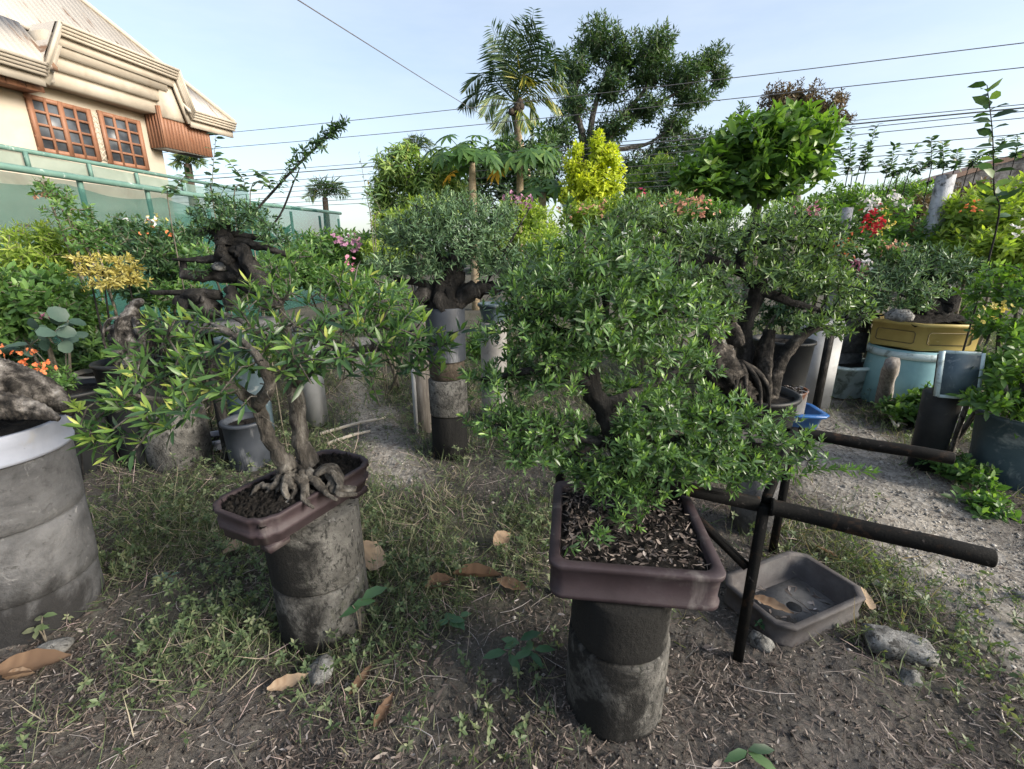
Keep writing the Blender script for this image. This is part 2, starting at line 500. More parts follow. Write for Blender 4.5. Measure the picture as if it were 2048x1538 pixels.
M_wood_old = surf('weathered_wood', [(.3, (.10, .085, .075)), (.5, (.22, .2, .18)), (.8, (.42, .39, .36))], 10, .9, .6, .006, mp=(4, 4, .4))
M_whitewash = surf('whitewashed_block', [(.3, (0.315, 0.323, 0.330)), (.7, (0.435, 0.443, 0.450))], 5, .9, .5, .006, stains=[(3, .54, .7, (.2, .2, .2), None)])
M_postgrey = surf('lichened_post', [(.3, (.2, .2, .21)), (.5, (.36, .37, .39)), (.8, (.55, .56, .58))], 9, .95, .8, .01, stains=[(7, .55, .64, (.07, .07, .07), None)])
M_stick = surf('bleached_stick', [(.3, (.38, .34, .28)), (.7, (.55, .5, .43))], 9, .9, .4, .003)

G1 = leafm('leaf_main', [(0, (0.031, 0.057, 0.028)), (.45, (0.067, 0.132, 0.050)), (.75, (0.123, 0.227, 0.070)), (1, (0.296, 0.435, 0.122))], .36, .28, .5)
G2 = leafm('leaf_rear', [(0, (0.039, 0.068, 0.033)), (.45, (0.086, 0.147, 0.062)), (.75, (0.150, 0.245, 0.094)), (1, (0.298, 0.415, 0.167))], .36, .28, .5)
G3 = leafm('leaf_lance', [(0, (0.012, 0.035, 0.022)), (.4, (0.038, 0.086, 0.037)), (.7, (0.094, 0.184, 0.056)), (.9, (0.218, 0.341, 0.082)), (1, (0.390, 0.420, 0.122))], .38, .4, .5)
G4 = leafm('leaf_olive', [(0, (0.043, 0.086, 0.048)), (.5, (0.107, 0.190, 0.099)), (1, (0.259, 0.366, 0.194))], .45, .2, .45)
G_dark = leafm('leaf_dark', [(0, (0.018, 0.044, 0.023)), (.5, (0.046, 0.101, 0.041)), (1, (0.136, 0.221, 0.082))], .45, .25, .4)
G_mid = leafm('leaf_mid', [(0, (0.029, 0.070, 0.025)), (.5, (0.080, 0.168, 0.046)), (1, (0.208, 0.337, 0.092))], .45, .35, .4)
G_lime = leafm('leaf_lime', [(0, (0.083, 0.141, 0.031)), (.5, (0.215, 0.315, 0.059)), (1, (0.463, 0.535, 0.121))], .5, .4, .35)
G_yel = leafm('leaf_yellow', [(0, (.34, .30, .06)), (.5, (.52, .46, .14)), (1, (.68, .62, .30))], .5, .35, .3, (1.2, 1.1, .5))
G_gold = leafm('leaf_gold', [(0, (0.237, 0.319, 0.034)), (.5, (0.452, 0.546, 0.041)), (1, (0.667, 0.705, 0.082))], .5, .4, .3, (1.2, 1.2, .4))
G_broad = leafm('leaf_broad', [(0, (0.028, 0.071, 0.022)), (.5, (0.085, 0.174, 0.036)), (.8, (0.185, 0.321, 0.064)), (1, (0.339, 0.463, 0.109))], .4, .35, .45)
G_far = leafm('leaf_tree', [(0, (0.024, 0.054, 0.026)), (.5, (0.054, 0.107, 0.045)), (1, (0.145, 0.213, 0.089))], .5, .25, .3)
G_mango = leafm('leaf_mango', [(0, (0.049, 0.109, 0.036)), (.5, (0.153, 0.255, 0.069)), (.85, (0.327, 0.420, 0.108)), (1, (0.574, 0.401, 0.157))], .45, .3, .4)
G_red = leafm('leaf_reddish', [(0, (.035, .035, .018)), (.5, (.10, .085, .045)), (1, (.24, .17, .10))], .5, .3, .3, (1.2, 1, .7))
G_palm = leafm('leaf_palm', [(0, (0.023, 0.061, 0.025)), (.5, (0.063, 0.121, 0.037)), (.8, (0.167, 0.218, 0.051)), (1, (0.439, 0.399, 0.072))], .4, .25, .45)
G_papaya = leafm('leaf_papaya', [(0, (0.027, 0.069, 0.022)), (.5, (0.069, 0.150, 0.037)), (.85, (0.165, 0.250, 0.056)), (1, (0.825, 0.475, 0.075))], .45, .35, .4)
G_lotus = leafm('leaf_glaucous', [(0, (0.035, 0.071, 0.056)), (.5, (0.063, 0.109, 0.083)), (1, (0.112, 0.163, 0.112))], .5, .2, .4, (1.1, 1.2, .8))
G_weed = leafm('leaf_weed', [(0, (0.047, 0.079, 0.041)), (.5, (0.102, 0.147, 0.070)), (1, (0.252, 0.249, 0.162))], .5, .3, .35)
G_blue = leafm('leaf_bluish', [(0, (0.030, 0.081, 0.039)), (1, (0.070, 0.142, 0.065))], .4, .25, .45, (1.1, 1.3, .9))
G_grass = leafm('grass_blade', [(0, (0.049, 0.077, 0.036)), (.45, (0.122, 0.161, 0.077)), (.75, (0.278, 0.238, 0.191)), (1, (0.489, 0.363, 0.381))], .6, .2, .25)
G_dry = leafm('dry_litter', [(0, (0.043, 0.033, 0.029)), (.45, (0.134, 0.110, 0.098)), (.8, (0.267, 0.231, 0.209)), (1, (0.436, 0.400, 0.391))], .8, .05, .2)
G_deadleaf = leafm('dead_leaf', [(0, (0.090, 0.055, 0.035)), (.5, (0.180, 0.115, 0.071)), (1, (0.324, 0.250, 0.177))], .7, .15, .25, (1.2, 1, .8))
def petal(name, a, b):
    return leafm(name, [(0, a), (1, b)], .6, .35, .2, (1.1, 1.05, 1.05))
F_white = petal('petal_white', (.62, .62, .60), (.8, .8, .78))
F_red = petal('petal_red', (.36, .02, .035), (.58, .05, .06))
F_pink = petal('petal_pink', (.42, .12, .22), (.66, .34, .42))
F_hot = petal('petal_hot_pink', (.5, .03, .14), (.66, .08, .2))
F_orange = petal('petal_orange', (.58, .13, .04), (.72, .3, .14))
F_peach = petal('petal_peach', (.5, .24, .16), (.66, .42, .3))
F_mauve = petal('petal_mauve', (.30, .13, .24), (.5, .3, .4))

# ------------------------------------------------------------------ ground
def seg_d(x, y, pl):
    d = np.full(np.shape(x), 1e9)
    for (x0, y0), (x1, y1) in zip(pl[:-1], pl[1:]):
        vx, vy = x1 - x0, y1 - y0
        t = np.clip(((x - x0) * vx + (y - y0) * vy) / (vx * vx + vy * vy), 0, 1)
        d = np.minimum(d, np.hypot(x - x0 - t * vx, y - y0 - t * vy))
    return d
def vn(x, y, s, seed):
    r_ = np.random.default_rng(seed)
    k = r_.normal(size=(7, 2)) * s
    p = r_.uniform(0, 6.28, 7)
    return sum(np.sin(a[0] * x + a[1] * y + q + 1.3 * np.sin(a[1] * x * .7 - a[0] * y * .6)) for a, q in zip(k, p)) / 7
def gravel_mask(x, y):
    d = np.minimum(seg_d(x, y, [(2.5, .2), (2.35, 1.3), (2.25, 2.2), (2.55, 3.4), (3.0, 5), (3.4, 8)]) - .12,
                   seg_d(x, y, [(-.75, 2.9), (-1.2, 3.7), (-1.9, 5.4), (-2.6, 8)]) + .2)
    return np.clip((.50 - d + .16 * vn(x, y, 3.2, 3)) / .3, 0, 1)
def grass_mask(x, y):
    g = np.exp(-(((x + .45) / 1.0) ** 2 + ((y - 2.05) / .62) ** 2)) + np.exp(-(((x + 1.75) / .7) ** 2 + ((y - 2.3) / .6) ** 2)) \
        + np.exp(-(((x - 1.75) / .42) ** 2 + ((y - 1.95) / .5) ** 2)) * .9 + .55 * np.clip((y - 2.6) / .8, 0, 1) \
        + .6 * np.exp(-(((x - 1.75) / .35) ** 2 + ((y - 1.1) / .3) ** 2)) + .5 * np.exp(-(((x + 1.1) / .35) ** 2 + ((y - 1.35) / .2) ** 2))
    g = g * (.22 + .78 * np.clip((y - 1.15 + .12 * vn(x, y, 3, 77)) / .4, 0, 1))
    g = g * (1 - .95 * gravel_mask(x, y)) + .25 * vn(x, y, 2.5, 8)
    return np.clip(g, 0, 1.2)
u = np.linspace(-1, 1, 520)
gx = 3.2 * np.sinh(5.2 * u) / np.sinh(5.2) * 110
gx = np.sign(u) * (np.abs(u) * 5.0 + 400 * np.abs(u) ** 9)
gy = np.linspace(0, 1, 420)
gy = -3 + gy * 11.5 + 480 * gy ** 10
X, Y = np.meshgrid(gx, gy)
Z = gz(X, Y) + .012 * vn(X, Y, 9, 21) + .006 * vn(X, Y, 24, 22)
Z = Z + .004 * rng.normal(size=Z.shape) * (np.hypot(X, Y) < 9)
i = (np.arange(len(gy) - 1)[:, None] * len(gx) + np.arange(len(gx) - 1)[None]).ravel()
mg, n, l, bs = newmat('bare_ground')
tc = n.new('ShaderNodeTexCoord').outputs['Object']
n1 = noise(n, l, 3.0, 10, .7, tc, .4)
n2 = noise(n, l, 85, 10, .85, tc)
soil = ramp(n, [(.3, (.036, .032, .029)), (.48, (.082, .075, .068)), (.66, (.18, .166, .152))])
mm = mixc(n, l, .65, n1.outputs['Fac'], n2.outputs['Fac'])
l.new(mm.outputs['Color'], soil.inputs['Fac'])
gv = n.new('ShaderNodeTexVoronoi')
gv.inputs['Scale'].default_value = 42
l.new(tc, gv.inputs['Vector'])
grav = ramp(n, [(0, (.14, .128, .112)), (.5, (.25, .232, .206)), (1, (.37, .35, .32))])
l.new(gv.outputs['Color'], grav.inputs['Fac'])
ag = n.new('ShaderNodeAttribute'); ag.attribute_name = 'gravel'
aw = n.new('ShaderNodeAttribute'); aw.attribute_name = 'turf'
c1 = mixc(n, l, aw.outputs['Fac'], soil.outputs['Color'], (.052, .056, .028))
c2 = mixc(n, l, ag.outputs['Fac'], c1.outputs['Color'], grav.outputs['Color'])
l.new(c2.outputs['Color'], bs.inputs['Base Color'])
bs.inputs['Roughness'].default_value = .97
bs.inputs['Specular IOR Level'].default_value = .15
hh = mixc(n, l, .5, n2.outputs['Fac'], gv.outputs['Distance'])
bump(n, l, hh.outputs['Color'], .9, .02, bs)
g = mk('ground', np.stack([X, Y, Z], -1), [np.stack([i, i + 1, i + len(gx) + 1, i + len(gx)], -1)], mg,
       attrs={'gravel': gravel_mask(X, Y).ravel(), 'turf': (grass_mask(X, Y) * .6).ravel()}, smooth=True)
tagit(g, 'bare dark earth and pale gravel paths of the nursery yard', kind='structure')

# ------------------------------------------------------------------ house on the left
HA = .25
hw = np.array([HA, math.sqrt(1 - HA * HA), 0.0])
hn = np.array([hw[1], -hw[0], 0.0])
HC = at(332, 340, 15.0)
ZK = 1 / 2.926
def hp(x, y, o=0.0):
    r = ray(x * ZK, y * ZK)
    q = EYE + r * (np.dot(HC + hn * o - EYE, hn) / np.dot(r, hn))
    return np.dot(q - HC, hw), q[2]
def hs(x, y, s):
    r = ray(x * ZK, y * ZK)
    q = EYE + r * (np.dot(HC + hw * s - EYE, hw) / np.dot(r, hw))
    return np.dot(q - HC, hn), q[2]
def HW(s, o, z):
    p = HC + hw * s + hn * o
    return np.array([p[0], p[1], z])
HAX = np.stack([hw, hn, np.array([0, 0, 1.0])])
def hbox(b, s0, s1, o0, o1, z0, z1):
    b.box(HW((s0 + s1) / 2, (o0 + o1) / 2, (z0 + z1) / 2), (s1 - s0, o1 - o0, z1 - z0), HAX)
M_wall = surf('cream_wall', [(.3, (0.446, 0.396, 0.317)), (.7, (0.518, 0.468, 0.389))], 1.5, .9, .2, .004, stains=[(1.2, .6, .8, (.5, .43, .33), (1, 1, .3))])
M_trim = surf('cream_trim', [(.3, (0.360, 0.317, 0.259)), (.7, (0.446, 0.403, 0.338))], 3, .85, .2, .004, stains=[(2, .58, .75, (.33, .28, .22), None)])
M_under = surf('soffit', [(.3, (0.300, 0.300, 0.285)), (.7, (0.390, 0.390, 0.375))], 3, .9, .2, .004)
M_wood = surf('varnished_wood', [(.3, (0.192, 0.087, 0.051)), (.7, (0.282, 0.149, 0.094))], 5, .55, .2, .003, mp=(1, 1, .2), stains=[(3, .6, .8, (.2, .07, .03), None)])
m, n, l, bs = newmat('roof_sheet')
tc = n.new('ShaderNodeTexCoord').outputs['Object']
rn = noise(n, l, 1.2, 6, .6, tc)
rc = ramp(n, [(.3, (.45, .41, .36)), (.7, (.56, .52, .46))])
l.new(rn.outputs['Fac'], rc.inputs['Fac'])
mp_ = n.new('ShaderNodeMapping')
mp_.inputs['Rotation'].default_value = (0, 0, math.atan2(hw[1], hw[0]) * -1)
l.new(tc, mp_.inputs['Vector'])
st_ = noise(n, l, 3.0, 5, .6, mp_.outputs['Vector'], .2, (1.4, .22, .22))
sk = ramp(n, [(.60, (0, 0, 0)), (.66, (1, 1, 1))])
l.new(st_.outputs['Fac'], sk.inputs['Fac'])
rm = mixc(n, l, sk.outputs['Color'], rc.outputs['Color'], (.22, .13, .08))
l.new(rm.outputs['Color'], bs.inputs['Base Color'])
bs.inputs['Roughness'].default_value = .75
wv = n.new('ShaderNodeTexWave')
wv.inputs['Scale'].default_value = 2.2
wv.inputs['Distortion'].default_value = 0
l.new(mp_.outputs['Vector'], wv.inputs['Vector'])
bump(n, l, wv.outputs['Fac'], .25, .012, bs)
M_roof = m
m, n, l, bs = newmat('window_glass')
tc = n.new('ShaderNodeTexCoord').outputs['Object']
a = noise(n, l, 2.3, 3, .5, tc)
c = ramp(n, [(.35, (.03, .035, .042)), (.65, (.10, .115, .135))])
l.new(a.outputs['Fac'], c.inputs['Fac'])
l.new(c.outputs['Color'], bs.inputs['Base Color'])
bs.inputs['Roughness'].default_value = .32
bs.inputs['Specular IOR Level'].default_value = .25
M_glass = m

house = thing('house', 'cream house with a steep beige roof and wooden casement windows behind the green net fence', 'house', (HC[0], HC[1], 0))
K = 15 / 11.0
sb = hp(880, 865)[0]
bo, bz0 = hs(970, 860, sb)
bz1 = hs(920, 615, sb)[1]
br = hp(1235, 840, bo)[0]
zlow = hp(1110, 690, bo * 1.45)[1]
zhi = hp(330, 190, bo * 1.45)[1]
eo = bo * 1.45
b = B()
hbox(b, -16, 0, -9, 0, 0, zlow + .12)
b.build('wall', M_wall, house)
def win(q, ncol, nrow):
    P = np.array([hp(*p) for p in q])
    s0, s1 = P[[0, 3], 0].mean(), P[[1, 2], 0].mean()
    z1, z0 = P[[0, 1], 1].mean(), P[[2, 3], 1].mean()
    f = B()
    t = .075
    for k in range(ncol + 1):
        s = s0 + (s1 - s0) * k / ncol
        wd = .10 if (k in (0, ncol) or (ncol == 4 and k == 2)) else .05
        hbox(f, s - wd / 2, s + wd / 2, .003, t + (.01 if wd > .06 else 0), z0 - .04, z1 + .05)
    for k in range(nrow + 1):
        z = z0 + (z1 - z0) * k / nrow
        wd = .10 if k in (0, nrow) else .05
        hbox(f, s0 - .052, s1 + .052, .004, t - .012, z - wd / 2, z + wd / 2)
    fo = f.build('window', M_wood, house)
    p = B()
    hbox(p, s0, s1, .002, .02, z0, z1)
    p.build('pane', M_glass, fo)
    return s0, s1, z0, z1
w1 = win([(150, 560), (515, 655), (560, 930), (235, 880)], 4, 4)
w2 = win([(583, 672), (800, 710), (850, 985), (635, 950)], 3, 4)
b = B()
hbox(b, w1[1] + .06, w2[0] - .06, .002, .03, w1[2], w1[3])
for k in range(9):                       # carved lattice between the windows
    z = w1[2] + (w1[3] - w1[2]) * (k + .5) / 9
    for sg in (-1, 1):
        c_, s_ = math.cos(.8), math.sin(.8) * sg
        ax = np.stack([hw * c_ + np.array([0, 0, s_]), hn, -hw * s_ + np.array([0, 0, c_])])
        b.box(HW((w1[1] + w2[0]) / 2, .035 + .004 * sg, z), (.2, .02, .02), ax)
b.build('lattice_panel', M_trim, house)
# wooden box hung on the corner
b = B()
nst = 15
for k in range(nst):
    s0, s1 = sb + (br - sb) * k / nst, sb + (br - sb) * (k + 1) / nst
    hbox(b, s0 + .006, s1 - .006, bo - .03, bo, bz0, bz1)
for k in range(5):
    o0, o1 = bo * k / 5, bo * (k + 1) / 5
    hbox(b, sb - .001, sb + .03, o0 + .006, o1 - .034 if k == 4 else o1 - .006, bz0, bz1)
hbox(b, sb + .04, br - .04, .004, bo - .04, bz0 + .03, bz1 - .01)
hbox(b, br - .032, br, .0, bo - .034, bz0, bz1)
b.build('wooden_box', M_wood, house)
b = B()
hbox(b, sb + .05, br - .05, .03, bo - .05, bz0 - .015, bz0 + .02)
us = b.build('box_underside', M_under, house)
b = B()
hbox(b, sb + (br - sb) * .45, br - .2, bo * .25, bo * .8, bz0 - .03, bz0 - .01)
b.build('opening', M_blackpl, us)
b = B()
zb = hp(245, 540, bo)[1]
sl = hp(255, 500, bo)[0]
nst = 16
for k in range(nst):
    s1, s0 = sl - .34 * k, sl - .34 * (k + 1)
    hbox(b, s0 + .006, s1 - .006, bo - .03, bo, zb, zlow - .05)
hbox(b, sl - 5.4, sl - .01, .003, bo - .035, zb + .03, zlow - .05)
b.build('wooden_box', M_wood, house)
# stepped bands over the windows
b = B()
sL, sR = -2.16 * K, -.2 * K
zz = [hp(920, 665, bo * .8)[1], hp(960, 600, bo)[1], hp(970, 530, bo * 1.25)[1], zhi]
for k, of in enumerate((bo * .8, bo * 1.02, bo * 1.25)):
    hbox(b, sL + .02 * k, sR + .10 * k, -.05, of, zz[k] + .003 * k, zz[k + 1] + .02)
for poly in ([(sR - .02, zz[0] + .25), (sR + .02, zhi - .04), (.10 * K, zhi - .06), (.31 * K, zlow + .02), (.31 * K, zlow - .12), (sR - .02, zlow - .12)],
             [(sL + .06, zz[0] + .02), (sL + .10, zhi - .06), (-2.0 * K, zhi - .06), (-2.30 * K, zlow + .02), (-2.30 * K, zlow - .06), (sL + .06, zlow - .06)]):
    q0_ = [HW(s_, bo * 1.12, z_) for s_, z_ in poly]; q1_ = [HW(s_, .01, z_) for s_, z_ in poly]
    m_ = len(poly)
    b.add(q0_ + q1_, [[list(range(m_))], [list(range(2 * m_ - 1, m_ - 1, -1))]] + [[(i_, i_ + m_, (i_ + 1) % m_ + m_, (i_ + 1) % m_)] for i_ in range(m_)])
b.build('stepped_cornice', M_trim, house)
# eave moulding: low - raised - low
er = hp(1365, 742, eo)[0]
pl = [(-15.5, zlow), (-2.33 * K, zlow), (-1.98 * K, zhi), (.12 * K, zhi - .03), (.33 * K, zlow), (er, zlow + .02)]
b = B()
for k in range(4):
    pts = [HW(s, eo + .035 * k, z + .065 * k) for s, z in pl]
    for p, q in zip(pts[:-1], pts[1:]):
        d = q - p
        L = np.linalg.norm(d)
        d = d / L
        up = unit(np.cross(hn, d))
        if up[2] < 0: up = -up
        b.box((p + q) / 2, (L + .03, .10 + .002 * k, .058), np.stack([d, hn, up]))
pts = [HW(s, eo - .09, z - .12) for s, z in pl]
for j, (p, q) in enumerate(zip(pts[:-1], pts[1:])):
    d = q - p
    L = np.linalg.norm(d)
    d = d / L
    up = unit(np.cross(hn, d))
    if up[2] < 0: up = -up
    b.box((p + q) / 2, (L + .02, .05 + .003 * j, .2), np.stack([d, hn, up]))
b.build('eave_moulding', M_trim, house)
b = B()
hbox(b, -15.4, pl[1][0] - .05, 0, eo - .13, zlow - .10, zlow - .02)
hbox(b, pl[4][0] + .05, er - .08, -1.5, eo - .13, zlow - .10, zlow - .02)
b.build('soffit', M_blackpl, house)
# roof: hip from the right eave end up to where it leaves the photograph
zr0 = zlow + .22
e0 = eo + .08
best = None
for k in np.linspace(.5, 9, 400):
    o_, z_ = hs(475, 0, er - k)
    if best is None or abs(o_ - (e0 - k)) < best[0]:
        best = (abs(o_ - (e0 - k)), k, z_)
slope = (best[2] - zr0) / best[1]
kk = 5.2
A1 = HW(er - kk, e0 - kk, zr0 + slope * kk)
A0 = HW(-15.5, e0 - kk, zr0 + slope * kk)
E0, E1 = HW(-15.5, e0, zr0), HW(er, e0, zr0)
Bk = HW(er, e0 - 2 * kk, zr0)
Bl = HW(-15.5, e0 - 2 * kk, zr0)
dn = np.array([0, 0, -.12])
km = (zhi + .20 - zr0) / slope
def RP(s, k, d=0.0):
    return HW(s, e0 - k, zr0 + slope * k + d)
sa, sc_ = -2.16 * K, .22 * K
def slab(b, top):
    n_ = len(top)
    V_ = list(top) + [v + np.array([0, 0, -.10]) for v in top]
    b.add(V_, [[list(range(n_))], [list(range(2 * n_ - 1, n_ - 1, -1))]] + [[(i_, i_ + n_, (i_ + 1) % n_ + n_, (i_ + 1) % n_)] for i_ in range(n_)])
b = B()
slab(b, [RP(-15.5, 0), RP(sa, 0), RP(sa, km), RP(-15.5, km)])
slab(b, [RP(sc_, 0), E1, RP(er - km, km), RP(sc_, km)] if er - km > sc_ else [RP(sc_, 0), E1, RP(sc_, er - sc_)])
slab(b, [RP(-15.5, km + .002), RP(min(er - km, 99), km + .002), A1, A0])
b.add([E1, Bk, A1], [[(0, 1, 2)]])
b.add([A0, A1, Bk, Bl], [[(0, 1, 2, 3)]])
ds = [(p[0], p[1] + .24) for p in pl[1:5]]
f0 = [HW(s, eo - .02, z) for s, z in ds]
f1 = [HW(s, eo - 1.7, z) for s, z in ds]
b.add(f0 + f1, [[(0, 1, 5, 4), (1, 2, 6, 5), (2, 3, 7, 6)]])
b.build('roof', M_roof, house)
hipb = B()
hipb.tube([E1 + [0, 0, .03], (E1 + A1) / 2 + [0, 0, .03], A1 + [0, 0, .03]], .07, 6)
hipb.build('hip_capping', M_trim, house)

# ------------------------------------------------------------------ green net fence
fence = thing('net_fence', 'pale green steel rail fence hung with teal shade netting below the cream house', 'fence', (-5.9, 9, 0))
def fx(Y): return -6.05 + .06 * (Y - 6)
m, n, l, bs = newmat('shade_net')
tc = n.new('ShaderNodeTexCoord').outputs['Object']
a = noise(n, l, 1.6, 4, .5, tc, .5, (1, 1, 1.5))
c = ramp(n, [(.35, (.014, .095, .08)), (.65, (.035, .145, .122))])
l.new(a.outputs['Fac'], c.inputs['Fac'])
l.new(c.outputs['Color'], bs.inputs['Base Color'])
bs.inputs['Roughness'].default_value = .8
tp = n.new('ShaderNodeBsdfTransparent')
tl = n.new('ShaderNodeBsdfTranslucent')
l.new(c.outputs['Color'], tl.inputs['Color'])
m1 = n.new('ShaderNodeMixShader'); m1.inputs['Fac'].default_value = .4
l.new(bs.outputs['BSDF'], m1.inputs[1]); l.new(tl.outputs['BSDF'], m1.inputs[2])
m2 = n.new('ShaderNodeMixShader'); m2.inputs['Fac'].default_value = .40
l.new(m1.outputs['Shader'], m2.inputs[1]); l.new(tp.outputs['BSDF'], m2.inputs[2])
l.new(m2.outputs['Shader'], n['Material Output'].inputs['Surface'])
M_net = m
m = m.copy(); m.name = 'pale_sheet'
rr_ = [k for k in m.node_tree.nodes if k.type == 'VALTORGB'][0].color_ramp.elements
rr_[0].color = (.12, .23, .20, 1); rr_[1].color = (.26, .37, .33, 1)
[k for k in m.node_tree.nodes if k.type == 'MIX_SHADER'][1].inputs['Fac'].default_value = .3
M_sheet = m
M_rail = surf('painted_rail', [(.3, (0.080, 0.162, 0.138)), (.7, (0.135, 0.232, 0.198))], 5, .55, .2, .003, stains=[(9, .6, .72, (.5, .55, .52), None)])
YS, YE = 4.6, 15.6
b = B()
b.tube([(fx(YS), YS, 2.45), (fx(10), 10, 2.49), (fx(YE), YE, 2.63)], .045, 8, 4)
b.build('rail', M_rail, fence)
b = B()
b.tube([(fx(YS) - .12, YS, 2.68), (fx(11) - .12, 11, 2.77)], .03, 8, 2)
b.build('rail', M_rail, fence)
for Yp in (5.2, 6.95, 8.1, 9.5, 11, 12.6, 14.2, 15.5):
    b = B(); b.box((fx(Yp) - .05, Yp, 1.24), (.05, .05, 2.44)); b.build('post', M_rail, fence)
for Yp in (5.0, 5.9, 6.35, 7.2, 8.0, 9.0, 10.9):
    b = B(); b.box((fx(Yp) - .09, Yp, 2.58), (.04, .04, .22)); b.build('strut', M_rail, fence)
def net(name, y0, y1, top, bot, off, wav, mat, seed, nu=70, nv=12):
    U = np.linspace(y0, y1, nu)
    Vv = np.linspace(0, 1, nv)
    yy, vv = np.meshgrid(U, Vv)
    t, bt = top(U), bot(U)
    zz = t[None] * (1 - vv) + bt[None] * vv
    xx = fx(yy) + off + wav * vn(yy * 1.0, zz * .5, 2.6, seed) * 2 + wav * .6 * vn(yy, zz, 7, seed + 1)
    i = (np.arange(nv - 1)[:, None] * nu + np.arange(nu - 1)[None]).ravel()
    mk(name, np.stack([xx, yy, zz], -1), [np.stack([i, i + 1, i + nu + 1, i + nu], -1)], mat, fence, smooth=True)
net('upper_sheet', YS, 9.6, lambda y: 2.68 + 0 * y, lambda y: 2.46 + 0 * y, -.13, .01, M_sheet, 1)
net('upper_netting', 9.6, 11, lambda y: 2.75 + 0 * y, lambda y: 2.5 + 0 * y, -.12, .01, M_net, 2)
net('backing_sheet', YS, 12, lambda y: 2.44 + .03 * (y - 5) * .3, lambda y: 0 * y + .05, -.32, .05, M_sheet, 3)
net('netting', YS, 15.5, lambda y: np.where(y < 10, 2.36 - .10 * np.abs(np.sin((y - 5) * 1.9)), 2.52 + .02 * (y - 10)), lambda y: 0 * y + .05, .02, .05, M_net, 4, 120)
net('netting', YS, 11, lambda y: 1.95 - .45 * np.abs(np.sin((y - 4.3) * .8)) ** 1.5, lambda y: .05 + 0 * y, .08, .05, M_net, 9, 80)
# ------------------------------------------------------------------ plants
def plant(name, label, cat, paths, T, D, lf, bark, lm, group=None, root=None, step=.06, r0=.0012, sides=10, gn=.1, ridge=.06, wob=.12, tw=4,
          trunk='trunk', crown='foliage', rmax=None, expo=.42, arch=.12, jit=.18, extra=None, res=5, skel=None, extra_wood=None, bare=None):
    if root is None:
        root = thing(name, label, cat, (paths[0][0][0][0], paths[0][0][0][1], 0 if paths[0][0][0][2] < .25 else paths[0][0][0][2]), group)
    b = B()
    for k, (P, q) in enumerate(paths):
        b.tube(P, q, sides, res, gn, ridge, 5, k + len(name), wob)
    N, Q = skeleton(skel or paths, 4)
    if len(T):
        V, F, r = grow(N, Q, T if bare is None else np.concatenate([T, bare]), step, r0, jit, arch, expo, tw, rmax)
        b.add(V, F, r)
    if extra_wood is not None:
        b.add(*extra_wood)
    b.build(trunk, bark, root)
    ls = [rosettes(T, D, **lf)] if len(T) else []
    if extra is not None:
        ls.append(extra)
    if ls:
        V, F, r = join(ls)
        mk(crown, V, F, lm, root, r)
    return root
def flowers(root, T, D, mat, size, k=5, name='flower_cluster', n=3, spread=None):
    """n blossoms of k petals at every tip, each cluster a part"""
    size = size * .8
    s = size * 1.1 if spread is None else spread
    for t_, d_ in zip(T, D):
        T2 = t_ + rng.normal(size=(n, 3)) * s
        D2 = unit(d_ + .5 * rng.normal(size=(n, 3)))
        V, F, r = rosettes(T2, D2, k, size, size * .75, 45, 75, .1, tpl=ROUND, young=.1)
        mk(name, V, F, mat, root, r)
def soil_patch(b, c, rx, ry, ax=None, n=26, dome=.02, seed=0):
    r_ = np.random.default_rng(seed)
    u = np.linspace(-1, 1, n)
    X, Y = np.meshgrid(u, u)
    h = dome * (1 - np.clip(X ** 2 + Y ** 2, 0, 2) * .5) + .007 * r_.normal(size=X.shape) + .004 * vn(X, Y, 5, seed)
    ax = np.eye(3) if ax is None else ax
    V = np.asarray(c) + (X * rx)[..., None] * ax[0] + (Y * ry)[..., None] * ax[1] + h[..., None] * np.array([0, 0, 1.0])
    i = (np.arange(n - 1)[:, None] * n + np.arange(n - 1)[None]).ravel()
    b.add(V, [np.stack([i, i + 1, i + n + 1, i + n], -1)])
def soil_disc(b, c, r, seed=0, n=30):
    r_ = np.random.default_rng(seed)
    rg = []
    th = np.linspace(0, 2 * np.pi, n, endpoint=False)
    for k in (1, .8, .6, .4, .2, .05):
        rg.append(np.stack([c[0] + r * k * np.cos(th), c[1] + r * k * np.sin(th), c[2] + .02 * (1 - k) + .007 * r_.normal(size=n)], -1))
    b.rings(rg, False, True)
def roundrect(hx, hy, r, n=7):
    P = []
    for cx, cy, a0 in ((hx - r, hy - r, 0), (-hx + r, hy - r, 90), (-hx + r, -hy + r, 180), (hx - r, -hy + r, 270)):
        for t in np.linspace(0, 90, n):
            a = R(a0 + t)
            P.append((cx + r * math.cos(a), cy + r * math.sin(a)))
    return np.array(P)
def chamfer(hx, hy, c):
    return np.array([(hx, hy - c), (hx - c, hy), (-hx + c, hy), (-hx, hy - c), (-hx, -hy + c), (-hx + c, -hy), (hx - c, -hy), (hx, -hy + c)])
def lobed(hx, hy, r, ind, n=6):
    P = []
    for (sx, sy, a0) in ((1, 1, 0), (-1, 1, 90), (-1, -1, 180), (1, -1, 270)):
        seq = []
        cx, cy = hx - ind - r, hy - ind - r
        arc = [(cx + r * math.cos(R(t)), cy + r * math.sin(R(t))) for t in np.linspace(0, 90, n)]
        seq = [(hx, cy - r * .55), (hx - ind * .35, cy - r * .25), (hx - ind, cy + 0.0)] + arc[1:-1] + [(cx, hy - ind), (cx - r * .25, hy - ind * .35), (cx - r * .55, hy)]
        q = [(sx * x, sy * y) for x, y in seq]
        if sx * sy < 0: q = q[::-1]
        P += q
    return np.array(P)
